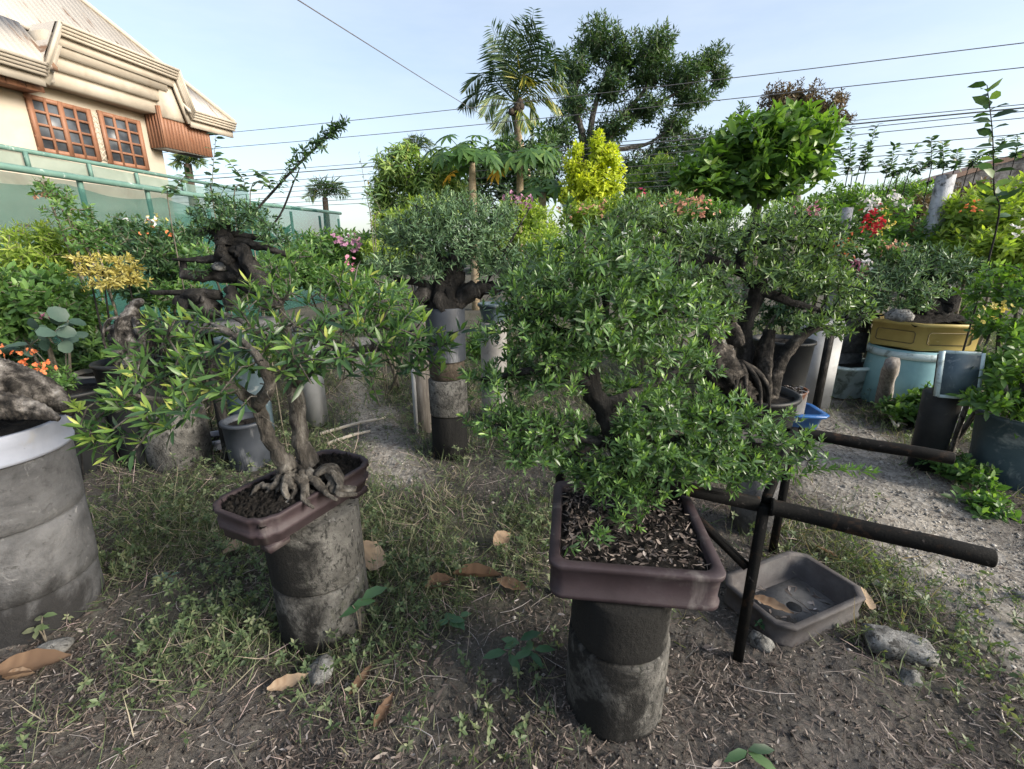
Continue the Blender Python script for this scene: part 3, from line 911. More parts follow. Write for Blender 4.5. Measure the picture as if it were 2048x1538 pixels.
def oblong_pot(b, c, ax, out, z0, z1, wall, taper=.9, lip=.012, rim=.02, band=None, floor=.03):
    """shell of an oblong pot from an outline; c is the centre (x, y)"""
    hx, hy = np.abs(out[:, 0]).max(), np.abs(out[:, 1]).max()
    def ring(off, z):
        k = np.stack([out[:, 0] * (1 + off / hx), out[:, 1] * (1 + off / hy)], -1)
        return np.array([c[0], c[1], 0]) + k[:, :1] * ax[0] + k[:, 1:] * ax[1] + np.array([0, 0, z])
    h = z1 - z0
    lo = -(1 - taper) * hx
    rg = [ring(lo * 1.0 - .012, z0), ring(lo * 1.0, z0 + .008)]
    if band:
        zb = z0 + h * band
        rg += [ring(lo * .55, zb - .012), ring(lo * .55 + .007, zb - .008), ring(lo * .5 + .007, zb + .006), ring(lo * .5, zb + .010)]
    rg += [ring(lo * .12, z1 - rim - .006), ring(lip * .8, z1 - rim), ring(lip, z1 - rim * .5), ring(lip * .9, z1 - .003), ring(lip * .6, z1),
           ring(-wall + .003, z1), ring(-wall, z1 - .004), ring(lo - wall, z0 + floor)]
    b.rings(rg, True, True)
def axes2(u):
    u = unit(np.array([u[0], u[1], 0.0]))
    return np.stack([u, np.array([-u[1], u[0], 0]), np.array([0, 0, 1.0])])

# ---------- pedestal and pot, front left edge
ped = thing('concrete_pedestal', 'tall grey concrete pedestal of three stacked rings cut by the left edge of the photo', 'pedestal', (-2.03, 1.62, 0), 'concrete pedestals')
PC = np.array([-2.03, 1.62, 0.0])
for k, (z0, z1, r0_, r1_) in enumerate(((-.02, .19, .218, .222), (.194, .485, .226, .236), (.491, .75, .240, .248))):
    b = B()
    b.lathe(PC, [(r0_ - .008, z0), (r0_, z0 + .005)] + [(r0_ + (r1_ - r0_) * u, z0 + (z1 - z0) * u) for u in (.2, .4, .6, .8)] + [(r1_, z1 - .005), (r1_ - .008, z1)], 64, .005, k, cap1=True,
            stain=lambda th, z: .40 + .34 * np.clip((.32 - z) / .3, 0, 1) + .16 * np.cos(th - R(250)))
    b.build('ring', M_conc, ped, True)
sp = thing('potted_bonsai', 'pale lichened stump in a white ring pot on the pedestal at the left edge', 'bonsai', (-2.03, 1.62, .75))
b = B()
b.lathe(PC, [(.236, .752), (.258, .755), (.260, .768), (.256, .771), (.262, .82), (.266, .862), (.263, .867), (.246, .867), (.243, .83)], 56, .002, 3)
b.build('pot', M_white_pl, sp, True)
b = B(); soil_disc(b, PC + [0, 0, .845], .244, 4); b.build('soil', M_soil, sp)
b = B()
r_ = np.random.default_rng(5)
r_ = np.random.default_rng(17)
def lump(b, path, rad, seed, amp=.24, sides=72, res=20):
    P, q = spline(np.array([at(*v) for v in path]), np.array(rad, float), res)
    th_ = np.linspace(0, 2 * np.pi, sides, endpoint=False)
    T = unit(np.gradient(P, axis=0)); rg = []
    g_ = np.random.default_rng(seed); kk = g_.normal(size=(16, 3)) * np.linspace(16, 270, 16)[:, None]; pp = g_.uniform(0, 6.28, 16)
    for k in range(len(P)):
        a_ = unit(np.cross(T[k], [0, .3, 1.0])); b_ = np.cross(a_, T[k])
        v = P[k] + (np.outer(np.cos(th_), a_) + np.outer(np.sin(th_), b_)) * q[k]
        n_ = sum(np.sin(v @ f + w) * (30 / (30 + np.linalg.norm(f))) for f, w in zip(kk, pp)) / 3
        rg.append(P[k] + (v - P[k]) * (1 + amp * n_ - amp * .5 * np.abs(np.sin(v @ kk[3] * 1.7)))[:, None])
    b.rings(rg)
lump(b, ((146, 830, 1.62), (118, 806, 1.62), (80, 782, 1.61), (30, 762, 1.60), (-40, 745, 1.58), (-120, 730, 1.56)), [.008, .035, .055, .068, .08, .09], 3)
lump(b, ((118, 838, 1.55), (70, 822, 1.54), (10, 812, 1.52), (-50, 800, 1.5)), [.01, .035, .05, .055], 8)
lump(b, ((130, 826, 1.72), (80, 800, 1.72), (20, 780, 1.72), (-60, 760, 1.7)), [.01, .04, .06, .08], 5)
b.build('trunk', M_dead, sp, True)
for k in range(1):
    T = np.array([at(150, 812, 1.62), at(158, 820, 1.6), at(140, 808, 1.66)])
    V, F, r = rosettes(T, np.array([[.6, -.3, .4]] * 3), 7, .045, .011, 20, 70, .4)
    mk('foliage', V, F, G_lime, sp, r)

# ---------- pedestal, pot and bonsai, left of centre
ped = thing('concrete_pedestal', 'two tier concrete pedestal with a black mossy side under the lobed brown pot', 'pedestal', (-.783, 1.585, 0), 'concrete pedestals')
QC = np.array([-.783, 1.585, 0.0])
for k, (z0, z1) in enumerate(((-.02, .255), (.26, .55))):
    b = B()
    b.lathe(QC, [(.170, z0), (.178, z0 + .012), (.178, (z0 + z1) / 2), (.176, z1 - .006), (.169, z1)], 64, .008, k + 7, cap1=True,
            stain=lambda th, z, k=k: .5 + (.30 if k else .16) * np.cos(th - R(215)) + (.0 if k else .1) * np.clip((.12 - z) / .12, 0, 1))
    b.build('ring', M_conc_moss, ped, True)
lb = thing('potted_bonsai', 'long leaved bonsai with two trunks in a lobed brown pot, left of centre', 'bonsai', (-.8, 1.56, .552))
cL, cF, cR = np.array([-1.0, 1.376]), np.array([-.783, 1.32]), np.array([-.583, 1.74])
pc = (cL + cR) / 2 + np.array([-.005, -.02])
ax = axes2(cR - cF)
hx, hy = np.linalg.norm(cR - cF) / 2 + .03, np.linalg.norm(cF - cL) / 2 + .03
LBC = np.array([pc[0], pc[1], .68])
b = B()
oblong_pot(b, pc, ax, lobed(hx, hy, .036, .013), .568, .682, .015, .94, .003, .012, .45)
b.build('pot', M_clay, lb)
b = B()
for sx in (-1, 1):
    for sy in (-1, 1):
        b = B()
        q = pc + ax[0][:2] * sx * (hx - .075) + ax[1][:2] * sy * (hy - .05)
        b.box((q[0], q[1], .560), (.075, .05, .026), ax)
        b.build('foot', M_clay, lb)
b = B(); soil_patch(b, LBC - [0, 0, .022], hx - .017, hy - .02, ax, 64, .03, 2); b.build('soil', M_soil, lb)
def P3(*a): return [at(*q) for q in a]
def PL3(*a): return [at(q[0], q[1], q[2] * .915) for q in a]
t1 = PL3((578, 940, 1.61), (552, 900, 1.61), (532, 860, 1.60), (515, 815, 1.58), (470, 775, 1.55), (420, 745, 1.52), (350, 735, 1.48))
t2 = PL3((622, 935, 1.72), (606, 890, 1.73), (598, 840, 1.74), (592, 780, 1.75), (588, 720, 1.76), (572, 660, 1.77), (560, 600, 1.78))
paths = [(t1, [.034, .026, .022, .019, .014, .009, .005]), (t2, [.042, .032, .028, .026, .023, .015, .007]),
         (PL3((594, 760, 1.75), (650, 715, 1.72), (720, 700, 1.70), (800, 690, 1.68), (870, 690, 1.66)), [.03, .02, .014, .010, .006]),
         (PL3((590, 720, 1.76), (640, 660, 1.82), (700, 620, 1.88), (780, 600, 1.9)), [.026, .016, .010, .006]),
         (PL3((512, 812, 1.58), (540, 770, 1.5), (520, 720, 1.46), (480, 680, 1.5), (430, 650, 1.55)), [.022, .016, .013, .009, .006]),
         (PL3((470, 775, 1.55), (400, 790, 1.5), (330, 800, 1.45), (270, 790, 1.4)), [.018, .012, .009, .005]),
         (PL3((588, 720, 1.76), (540, 690, 1.85), (480, 640, 1.95), (420, 620, 2.0)), [.022, .014, .009, .006])]
rr = np.random.default_rng(3)
for k in range(24):                     # surface roots
    a = rr.uniform(0, 6.28)
    base = at(600, 930, 1.52) if k % 2 else at(578, 925, 1.49)
    L = rr.uniform(.07, .19)
    d = np.array([math.cos(a), math.sin(a) * .7, 0]) * L
    z0 = .684
    p = [np.array([base[0], base[1], .735]) + d * .25, np.array([base[0], base[1], .705]) + d * .55 + rr.normal(size=3) * .008,
         np.array([base[0], base[1], z0 + .012]) + d * .85 + rr.normal(size=3) * .012, np.array([base[0], base[1], z0 - .018]) + d * 1.15]
    paths.append((p, [.016, .012, .009, .005]))
for k in range(7):                      # looping fat roots on the right
    c0 = at(640, 935, 1.515); s_ = rr.uniform(-.03, .03); o = rr.uniform(-.02, .1)
    p = [np.array([c0[0] - .01, c0[1] + s_, .73]), np.array([c0[0] + .02 + o * .3, c0[1] + s_, .725 + rr.uniform(0, .02)]),
         np.array([c0[0] + .05 + o * .4, c0[1] + s_ - .02, .70]), np.array([c0[0] + .045 + o * .5, c0[1] + s_ - .05, .678]), np.array([c0[0] + .09 + o * .6, c0[1] + s_ - .02, .66])]
    paths.append((p, [.009, .011, .011, .010, .007]))
cl = [(700, 560, 1.95), (760, 565, 1.85), (800, 600, 1.75), (640, 530, 1.9), (570, 525, 1.85), (520, 580, 1.75), (480, 640, 1.7), (400, 640, 1.7), (350, 650, 1.6),
      (430, 690, 1.55), (560, 640, 1.7), (600, 690, 1.55), (660, 620, 1.7), (720, 640, 1.65), (785, 655, 1.65), (850, 660, 1.7), (890, 690, 1.65), (880, 675, 1.75),
      (700, 690, 1.6), (760, 700, 1.55), (640, 700, 1.5), (500, 720, 1.5), (420, 730, 1.45), (340, 745, 1.45), (285, 750, 1.5), (240, 760, 1.45), (300, 795, 1.4),
      (250, 810, 1.4), (218, 850, 1.38), (350, 790, 1.38), (450, 780, 1.45), (600, 735, 1.5), (830, 690, 1.55), (690, 590, 1.8), (740, 600, 1.75), (620, 580, 1.8),
      (545, 570, 1.9), (310, 670, 1.7), (270, 710, 1.6), (380, 700, 1.5), (820, 640, 1.8), (780, 610, 1.9), (560, 690, 1.6), (660, 660, 1.5), (520, 650, 1.6),
      (230, 880, 1.36), (330, 830, 1.36), (460, 740, 1.7), (640, 640, 1.9), (730, 720, 1.7), (800, 720, 1.7)]
T, D = [], []
for (x, y, Y) in cl:
    for j in range(6):
        p = at(x + rng.normal() * 31, y + rng.normal() * 22 + 10, (Y + rng.normal() * .05) * .915)
        T.append(p)
        v = p - at(570, 740, 1.54)
        D.append(unit(v) * .7 + np.array([0, 0, .6]) + rng.normal(size=3) * .35)
T, D = np.array(T), unit(np.array(D))
BT = T[::2] * .6 + at(560, 720, 1.54) * .4 + rng.normal(size=T[::2].shape) * .07
low = T[:, 2] < .98
D[low] = unit(D[low] + np.array([0, -.2, -.35]))
plant('b', '', '', paths, T, D, dict(k=8, L=.062, W=.0145, lo=10, hi=85, droop=.14, back=.025, young=.42), M_bark_grey, G3, root=lb, bare=BT, step=.05, r0=.0022, sides=24, gn=.09, ridge=.05, jit=.25, rmax=.008)

# ---------- front right pedestal, pot and bonsai
RC = np.array([.348, 1.215, 0.0])
ped = thing('concrete_pedestal', 'two tier concrete pedestal with a black stained upper tier under the square brown pot', 'pedestal', RC, 'concrete pedestals')
for k, (z0, z1, r0_) in enumerate(((-.02, .322, .161), (.3255, .5095, .154))):
    b = B()
    b.lathe(RC, [(r0_ - .006, z0), (r0_, z0 + .006)] + [(r0_, z0 + (z1 - z0) * u) for u in (.2, .4, .6, .8)] + [(r0_ - .001, z1 - .006), (r0_ - .008, z1)], 64, .007, 13 + k, cap1=True,
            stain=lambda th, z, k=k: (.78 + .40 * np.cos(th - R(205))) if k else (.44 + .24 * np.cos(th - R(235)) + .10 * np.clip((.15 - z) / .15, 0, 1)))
    b.build('ring', M_conc_moss, ped, True)
rb = thing('potted_bonsai', 'bushy green bonsai in a square brown pot on the front right pedestal', 'bonsai', (.36, 1.34, .51))
fl, fr, brk, bl = np.array([.095, 1.105]), np.array([.575, 1.065]), np.array([.67, 1.55]), np.array([.185, 1.63])
pc = (fl + fr + brk + bl) / 4
ax = axes2(fr - fl + brk - bl)
hx, hy = .243, .25
b = B()
oblong_pot(b, pc, ax, roundrect(hx, hy, .04), .512, .637, .026, .95, .006, .016, .14)
b.build('pot', M_clay, rb)
b = B(); soil_patch(b, (pc[0], pc[1], .610), hx - .027, hy - .03, ax, 36, .02, 5); b.build('soil', M_soil, rb)
nl = 520
uu = rng.uniform(-1, 1, (nl, 2)) * [hx - .04, hy - .04]
P = np.array([pc[0], pc[1], 0]) + uu[:, :1] * ax[0] + uu[:, 1:] * ax[1] + np.stack([0 * uu[:, 0], 0 * uu[:, 0], .627 + rng.uniform(0, .012, nl)], -1)
d = unit(np.concatenate([rng.normal(size=(nl, 2)), rng.normal(size=(nl, 1)) * .25], 1))
V, F, r = leaves(P, d, np.array([[0, 0, 1.0]]) + .5 * rng.normal(size=(nl, 3)), rng.uniform(.012, .04, nl), rng.uniform(.002, .007, nl), rng.normal(size=nl) * .25, STRIP)
k_ = 700
uu = rng.uniform(-1, 1, (k_, 2)) * [hx - .04, hy - .04]
P2 = np.array([pc[0], pc[1], 0]) + uu[:, :1] * ax[0] + uu[:, 1:] * ax[1] + np.stack([0 * uu[:, 0], 0 * uu[:, 0], .625 + rng.uniform(0, .010, k_)], -1)
L2 = rng.uniform(.008, .022, k_)
ch_ = leaves(P2, unit(np.concatenate([rng.normal(size=(k_, 2)), rng.normal(size=(k_, 1)) * .3], 1)), np.array([[0, 0, 1.0]]) + .6 * rng.normal(size=(k_, 3)), L2, L2 * rng.uniform(.3, .6, k_), rng.normal(size=k_) * .3, LANCE, rng.beta(1.2, 2.6, k_))
V, F, r = join([(V, F, r * .62), ch_])
o = mk('leaf_litter', V, F, G_dry, rb, r)
o['kind'] = 'stuff'
t0 = at(1262, 1005, 1.40); t0[2] = .605
paths = [([t0, at(1262, 960, 1.41), at(1235, 890, 1.40), at(1205, 820, 1.40), at(1178, 765, 1.40), at(1185, 690, 1.42), at(1210, 620, 1.45), at(1200, 540, 1.48)],
          [.048, .040, .034, .030, .027, .020, .013, .006]),
         (P3((1205, 820, 1.40), (1240, 800, 1.43), (1300, 770, 1.5), (1360, 740, 1.55)), [.024, .022, .015, .007]),
         (P3((1180, 765, 1.40), (1110, 740, 1.38), (1040, 745, 1.36), (960, 760, 1.36)), [.022, .015, .010, .005]),
         (P3((1235, 890, 1.40), (1330, 880, 1.38), (1420, 880, 1.4), (1530, 890, 1.45)), [.022, .014, .010, .005]),
         (P3((1235, 890, 1.40), (1160, 875, 1.33), (1080, 870, 1.3), (990, 850, 1.3)), [.018, .012, .008, .005]),
         (P3((1188, 690, 1.42), (1280, 650, 1.46), (1350, 610, 1.5)), [.018, .011, .006]),
         (P3((1188, 690, 1.42), (1100, 650, 1.42), (1030, 600, 1.44)), [.018, .011, .006])]
PL = [(1190, 520, 1.5, 150, 75, .20), (1100, 570, 1.45, 120, 70, .2), (1270, 560, 1.5, 130, 70, .2), (1050, 650, 1.42, 105, 75, .18), (1180, 620, 1.35, 150, 70, .12),
      (1330, 610, 1.5, 95, 75, .18), (1150, 700, 1.33, 130, 45, .1), (1290, 690, 1.45, 100, 45, .15), (1000, 750, 1.38, 90, 50, .15), (1100, 765, 1.34, 80, 35, .12),
      (1000, 835, 1.34, 80, 45, .12), (1090, 850, 1.3, 90, 45, .1), (1420, 640, 1.6, 40, 50, .12),
      (1330, 830, 1.36, 100, 50, .12), (1440, 830, 1.4, 100, 60, .14), (1530, 860, 1.45, 90, 50, .14), (1400, 900, 1.32, 120, 45, .1), (1280, 900, 1.27, 90, 45, .08),
      (1500, 930, 1.4, 90, 40, .1), (1220, 960, 1.3, 80, 35, .07), (1340, 780, 1.5, 60, 40, .12), (1610, 900, 1.5, 45, 35, .08), (1140, 930, 1.3, 60, 30, .08), (1255, 770, 1.5, 70, 40, .15), (1180, 860, 1.45, 60, 45, .12), (1255, 850, 1.3, 45, 40, .06), (1400, 720, 1.6, 50, 45, .12), (1260, 985, 1.27, 85, 35, .08), (1340, 945, 1.3, 90, 35, .1), (1060, 900, 1.3, 80, 32, .1), (1450, 950, 1.36, 100, 32, .12), (1180, 930, 1.3, 70, 40, .08)]
T, D = pads(PL, 2300, 2.0)
e1, e2 = pads([(1185, 1065, 1.17, 45, 25, .03), (1270, 1040, 1.22, 60, 25, .04), (1150, 1090, 1.14, 14, 14, .02)], 16)
T, D = np.concatenate([T, e1]), np.concatenate([D, e2])
# long free shoots
for (a, c_, m_) in (((1250, 880, 1.3), (1305, 770, 1.28), 10), ((1340, 800, 1.3), (1385, 690, 1.28), 6), ((1560, 960, 1.4), (1750, 945, 1.42), 9), ((1130, 480, 1.5), (1137, 400, 1.5), 5)):
    A, Bq = at(*a), at(*c_)
    for u in np.linspace(.25, 1, m_):
        T = np.concatenate([T, [A + (Bq - A) * u + np.array([0, 0, .03 * math.sin(u * 3)])]])
        D = np.concatenate([D, [unit(Bq - A) + np.array([0, 0, .3])]])
plant('b', '', '', paths, T, D, dict(k=10, L=.034, W=.0095, lo=8, hi=78, droop=.10, back=.028, young=.32), M_bark_dark, G1, root=rb, step=.045, r0=.0010, sides=16, gn=.08, ridge=.08, jit=.25, rmax=.008)

# ---------- rear right bonsai in a black tub, rusty drum in the blue pot beside it
DC = at(1500, 800, 2.95); DC[2] = 0
dr = thing('potted_bonsai', 'wide crowned bonsai with gnarled dead stumps in a black tub, behind the bushy one', 'bonsai', DC)
zt = at(1500, 800, 2.75)[2]
b = B()
b.lathe(DC, [(.22, .0), (.24, .02), (.26, zt * .5), (.275, zt - .03), (.29, zt - .025), (.29, zt), (.268, zt), (.262, zt - .05)], 44, .004, 2)
b.build('pot', M_blackpl, dr, True)
b = B(); soil_disc(b, DC + [0, 0, zt - .04], .265, 8); b.build('soil', M_soil, dr)
t0 = at(1500, 775, 2.95); t0[2] = zt - .06
paths = [([t0, at(1492, 700, 2.95), at(1490, 650, 2.94), at(1508, 600, 2.92), at(1515, 570, 2.9), at(1490, 545, 2.9), at(1480, 510, 2.9), at(1500, 460, 2.92)], [.08, .056, .048, .044, .046, .038, .028, .012]),
         (P3((1515, 575, 2.9), (1570, 600, 2.85), (1640, 620, 2.85), (1690, 640, 2.85)), [.035, .024, .016, .008]),
         (P3((1490, 545, 2.9), (1420, 520, 2.9), (1350, 530, 2.9), (1280, 500, 2.95)), [.035, .024, .018, .008]),
         (P3((1480, 510, 2.9), (1550, 480, 2.9), (1620, 490, 2.9)), [.026, .018, .008]),
         (P3((1420, 520, 2.9), (1350, 470, 2.95), (1270, 450, 3.0)), [.02, .014, .006])]
PL = [(1290, 430, 3.0, 95, 38, .3), (1230, 470, 2.95, 60, 45, .25), (1350, 480, 2.95, 90, 40, .3), (1480, 470, 2.95, 110, 50, .35), (1580, 450, 2.95, 80, 45, .3), (1640, 500, 2.9, 60, 45, .28),
      (1400, 560, 2.8, 80, 40, .2), (1560, 540, 2.8, 95, 45, .25), (1670, 570, 2.85, 60, 45, .25), (1440, 620, 2.75, 50, 30, .15), (1630, 640, 2.8, 70, 25, .2), (1700, 620, 2.85, 40, 30, .15), (1330, 560, 2.9, 50, 40, .2), (1690, 660, 2.8, 30, 15, .1)]
T, D = pads(PL, 1350, 2.0)
plant('b', '', '', paths, T, D, dict(k=9, L=.052, W=.013, lo=10, hi=80, droop=.12, back=.04, young=.3), M_bark_dark, G2, root=dr, step=.09, r0=.0020, sides=16, gn=.10, ridge=.07, jit=.28, rmax=.012)
b = B()
b.tube(P3((1500, 790, 2.85), (1460, 760, 2.75), (1430, 720, 2.7), (1420, 680, 2.72), (1445, 650, 2.8)), [.05, .08, .095, .075, .03], 30, 9, .14, .14, 7, 3)
b.tube(P3((1475, 690, 2.8), (1455, 640, 2.82), (1440, 605, 2.85)), [.05, .04, .02], 14, 5, .12, .1, 5, 8)
b.tube(P3((1530, 795, 2.85), (1528, 720, 2.85), (1540, 660, 2.88)), [.065, .05, .035], 16, 6, .1, .12, 5, 4)
b.tube(P3((1540, 790, 2.85), (1552, 745, 2.85), (1575, 700, 2.84), (1620, 660, 2.82), (1665, 655, 2.8)), [.05, .048, .036, .025, .012], 14, 6, .1, .1, 5, 5)
for k in range(12):
    a, q = rr.uniform(0, 6.28), at(1480, 740, 2.78)
    d = np.array([math.cos(a) * .16, math.sin(a) * .12 - .04, 0])
    b.tube([q + [0, 0, .05], q + d * .6 + [0, 0, .0], q + d + [0, 0, -.08], np.array([q[0] + d[0] * 1.2, q[1] + d[1] * 1.2, zt - .05])], [.02, .018, .012, .007], 6, 4, .1)
b.build('dead_stump', M_dead_dark, dr, True)

def round_pot(name, label, cat, c, r0_, r1_, z0, z1, mat, soil=True, group=None, rim=.012, wall=.015, sides=40, seed=0):
    c = np.array([c[0], c[1], 0.0])
    t = thing(name, label, cat, c + [0, 0, z0], group)
    b = B()
    h = z1 - z0
    b.lathe(c, [(r0_ * .97, z0), (r0_, z0 + .01), (r0_ * .5 + r1_ * .5, z0 + h * .5), (r1_, z1 - rim * 2.4), (r1_ + rim, z1 - rim * 2), (r1_ + rim * 1.1, z1 - rim * .3), (r1_ + rim * .7, z1), (r1_ - wall, z1), (r1_ - wall - .004, z1 - .05)], sides, .003, seed)
    b.build('pot', mat, t, True)
    if soil:
        b = B(); soil_disc(b, c + [0, 0, z1 - .04], r1_ - wall - .001, seed + 3); b.build('soil', M_soil, t)
    return t
q = gr(1610, 872); c = np.array([q[0] - .10, q[1] + .16, 0])
ax = axes2((1, -.12))
bp = thing('plant_pot', 'glossy blue square pot with flared rim holding the rusty drum', 'pot', (c[0], c[1], .0))
zb = at(1640, 828, q[1])[2]
b = B()
oblong_pot(b, c[:2], ax, chamfer(.25, .17, .045), .01, zb, .02, .84, .03, .025)
b.build('pot', M_blue, bp)
b = B(); soil_patch(b, (c[0], c[1], zb - .07), .2, .13, ax, 14, .01, 5); b.build('soil', M_soil, bp)
rd = thing('drum', 'rust streaked white drum full of dry leaves standing in the blue pot', 'drum', (c[0] - .06, c[1], zb - .06))
zr = at(1600, 782, c[1] - .1)[2]
b = B(); b.lathe((c[0] - .06, c[1], 0), [(.175, zb - .06), (.185, zb - .05), (.188, zr - .015), (.194, zr - .008), (.19, zr), (.178, zr), (.175, zr - .05)], 40, .003, 5); b.build('shell', M_rustdrum, rd, True)
b = B(); soil_disc(b, (c[0] - .06, c[1], zr - .025), .177, 6); b.build('soil', M_soil, rd)
nl = 200
a_, r__ = rng.uniform(0, 6.28, nl), .16 * np.sqrt(rng.uniform(0, 1, nl))
P = np.stack([c[0] - .06 + r__ * np.cos(a_), c[1] + r__ * np.sin(a_), zr - .01 + rng.uniform(0, .03, nl)], -1)
V, F, r = leaves(P, np.concatenate([rng.normal(size=(nl, 2)), rng.normal(size=(nl, 1)) * .4], 1), np.array([[0, 0, 1.0]]) + .5 * rng.normal(size=(nl, 3)), rng.uniform(.03, .07, nl), rng.uniform(.006, .016, nl), .2, LANCE)
o = mk('leaf_litter', V, F, G_dry, rd, r); o['kind'] = 'stuff'
c = at(1535, 880, 2.25)
b = B(); tr = thing('plant_pot', 'low pale brown tray half hidden behind the black steel stand', 'tray', (c[0], c[1], .0))
oblong_pot(b, c[:2], axes2((1, -.1)), roundrect(.14, .1, .03), c[2] - .09, c[2] + .02, .014, .9, .008, .015); b.build('tray', M_clay_grey, tr)
b = B(); b.box((c[0], c[1], (c[2] - .09) / 2 - .003), (.2, .15, c[2] - .09 - .006)); b.build('block', M_conc, tr)

# ---------- black steel frame
fr_ = thing('steel_stand', 'black steel pipe stand with two round pipe handles sticking out to the right', 'stand', (.85, 1.37, 0))
A, Bq = np.array([.85, 1.37, .675]), np.array([1.335, 2.02, .675])
u = unit(np.array([.50, -.255, 0]))
v = unit(Bq - A)
FA = np.stack([u, np.array([-u[1], u[0], 0]), np.array([0, 0, 1.0])])
for p, q in ((A, .685), (Bq, .705)):
    b = B(); b.box((p[0], p[1], q / 2 - .01), (.034, .034, q), FA); b.build('leg', M_black, fr_)
    b = B(); b.box((p[0] - u[0] * .73, p[1] - u[1] * .73, .31), (.032, .032, .66), FA); b.build('leg', M_black, fr_)
for p in (A, Bq):
    b = B()
    sx_, sz_ = np.cross(u, [0, 0, 1.0]), np.array([0, 0, 1.0])
    a20 = np.linspace(0, 2 * np.pi, 24, endpoint=False)
    ring_ = lambda d_, r_: p + u * d_ + [0, 0, -.02 * d_ + .002 * math.sin(d_ * 17)] + r_ * (np.outer(np.cos(a20), sx_) + np.outer(np.sin(a20), sz_))
    b.rings([ring_(.018, .031), ring_(.026, .030), ring_(.032, .0265), ring_(.15, .0262), ring_(.3, .0268), ring_(.45, .0263), ring_(.572, .0265), ring_(.575, .0255), ring_(.575, .022), ring_(.50, .0215)], True, True)
    b.build('handle', M_black, fr_)
    b = B(); b.box(p - u * .365, (.70, .03, .042), FA); b.build('rail', M_black, fr_)
    b = B()
    e0, e1 = p - [0, 0, .26], p - u * .30 - [0, 0, .02]
    d = unit(e1 - e0)
    b.box((e0 + e1) / 2 - u * .01, (np.linalg.norm(e1 - e0) - .03, .024, .024), np.stack([d, FA[1], np.cross(d, FA[1])])); b.build('brace', M_black, fr_)
CX = np.stack([v, np.cross([0, 0, 1.0], v), np.array([0, 0, 1.0])])
b = B(); b.box((A + Bq) / 2 + [0, 0, .012], (np.linalg.norm(Bq - A) - .04, .028, .03), CX); b.build('cross_bar', M_black, fr_)
b = B(); b.box((A + Bq) / 2 - u * .70 + [0, 0, .006], (np.linalg.norm(Bq - A) - .04, .028, .03), CX); b.build('cross_bar', M_black, fr_)

# ---------- empty pot on the ground
c0, c1, c2, c3 = gr(1590, 1250, .13)[:2], gr(1735, 1185, .13)[:2], gr(1590, 1105, .13)[:2], gr(1437, 1150, .13)[:2]
pc = (c0 + c1 + c2 + c3) / 4
ax = axes2(c1 - c0)
hx = (np.linalg.norm(c1 - c0) + np.linalg.norm(c2 - c3)) / 4 + .03
hy = (np.linalg.norm(c2 - c1) + np.linalg.norm(c3 - c0)) / 4 + .01
EPT = (pc.copy(), ax.copy(), hx, hy)
ep = thing('plant_pot', 'empty shallow grey brown pot with cut corners and a drain hole lying on the ground', 'pot', (pc[0], pc[1], 0))
b = B(); oblong_pot(b, pc, ax, chamfer(hx, hy, .05), .005, .125, .022, .93, .004, .012, .22, .022); b.build('pot', M_clay_grey, ep)
b = B(); b.box((pc[0], pc[1], .0285), (2 * hx - .13, 2 * hy - .13, .004), ax); b.build('sediment', M_conc_dust, ep)
b = B(); b.lathe((pc[0] + .01, pc[1] - .02, .0306), [(.030, 0), (.029, .0012)], 20, .03, cap1=True); b.build('drain_hole', M_blackpl, ep)
b = B()
nl = 26
a = rng.uniform(0, 6.28, nl); q = rng.uniform(.55, 1, nl)
P = np.array([pc[0], pc[1], .034]) + (np.cos(a) * q * (hx - .07))[:, None] * ax[0] + (np.sin(a) * q * (hy - .07))[:, None] * ax[1]
V, F, r = leaves(P, np.concatenate([rng.normal(size=(nl, 2)), np.zeros((nl, 1))], 1), np.array([[0, 0, 1.0]]) + .3 * rng.normal(size=(nl, 3)), rng.uniform(.02, .07, nl), rng.uniform(.004, .014, nl), .1, LANCE)
o = mk('leaf_litter', V, F, G_dry, ep, r); o['kind'] = 'stuff'
# ---------- centre bonsai on its pipe
CC = at(897, 800, 3.28); CC[2] = 0
ped = thing('concrete_pedestal', 'slim dark concrete pedestal under the grey pipe pot in the middle of the yard', 'pedestal', CC, 'concrete pedestals')
zA = at(900, 838, 3.15)[2]; zB = at(900, 765, 3.15)[2]; zC = at(900, 728, 3.15)[2]; zD = at(900, 618, 3.15)[2]
for z0, z1, rr_, mm_ in ((-.02, zA, .135, M_conc_black), (zA + .006, zB, .142, M_conc_moss), (zB + .004, zC, .128, M_bark_brown)):
    b = B(); b.lathe(CC, [(rr_ - .008, z0), (rr_, z0 + .01), (rr_, z1 - .01), (rr_ - .008, z1)], 40, .008, int(z1 * 50), cap1=True); b.build('ring', mm_, ped, True)
cb = thing('potted_bonsai', 'fine leaved bonsai with a dark gnarled base in a tall grey pipe pot', 'bonsai', CC + [0, 0, zC])
b = B(); b.lathe(CC, [(.138, zC + .004), (.14, zC + .01), (.141, zD - .01), (.139, zD), (.128, zD), (.126, zD - .05)], 44, .002, 2); b.build('pot', M_grey_pipe, cb, True)
b = B(); soil_disc(b, CC + [0, 0, zD - .03], .127, 3); b.build('soil', M_soil, cb)
t0 = CC + [0, 0, zD - .05]
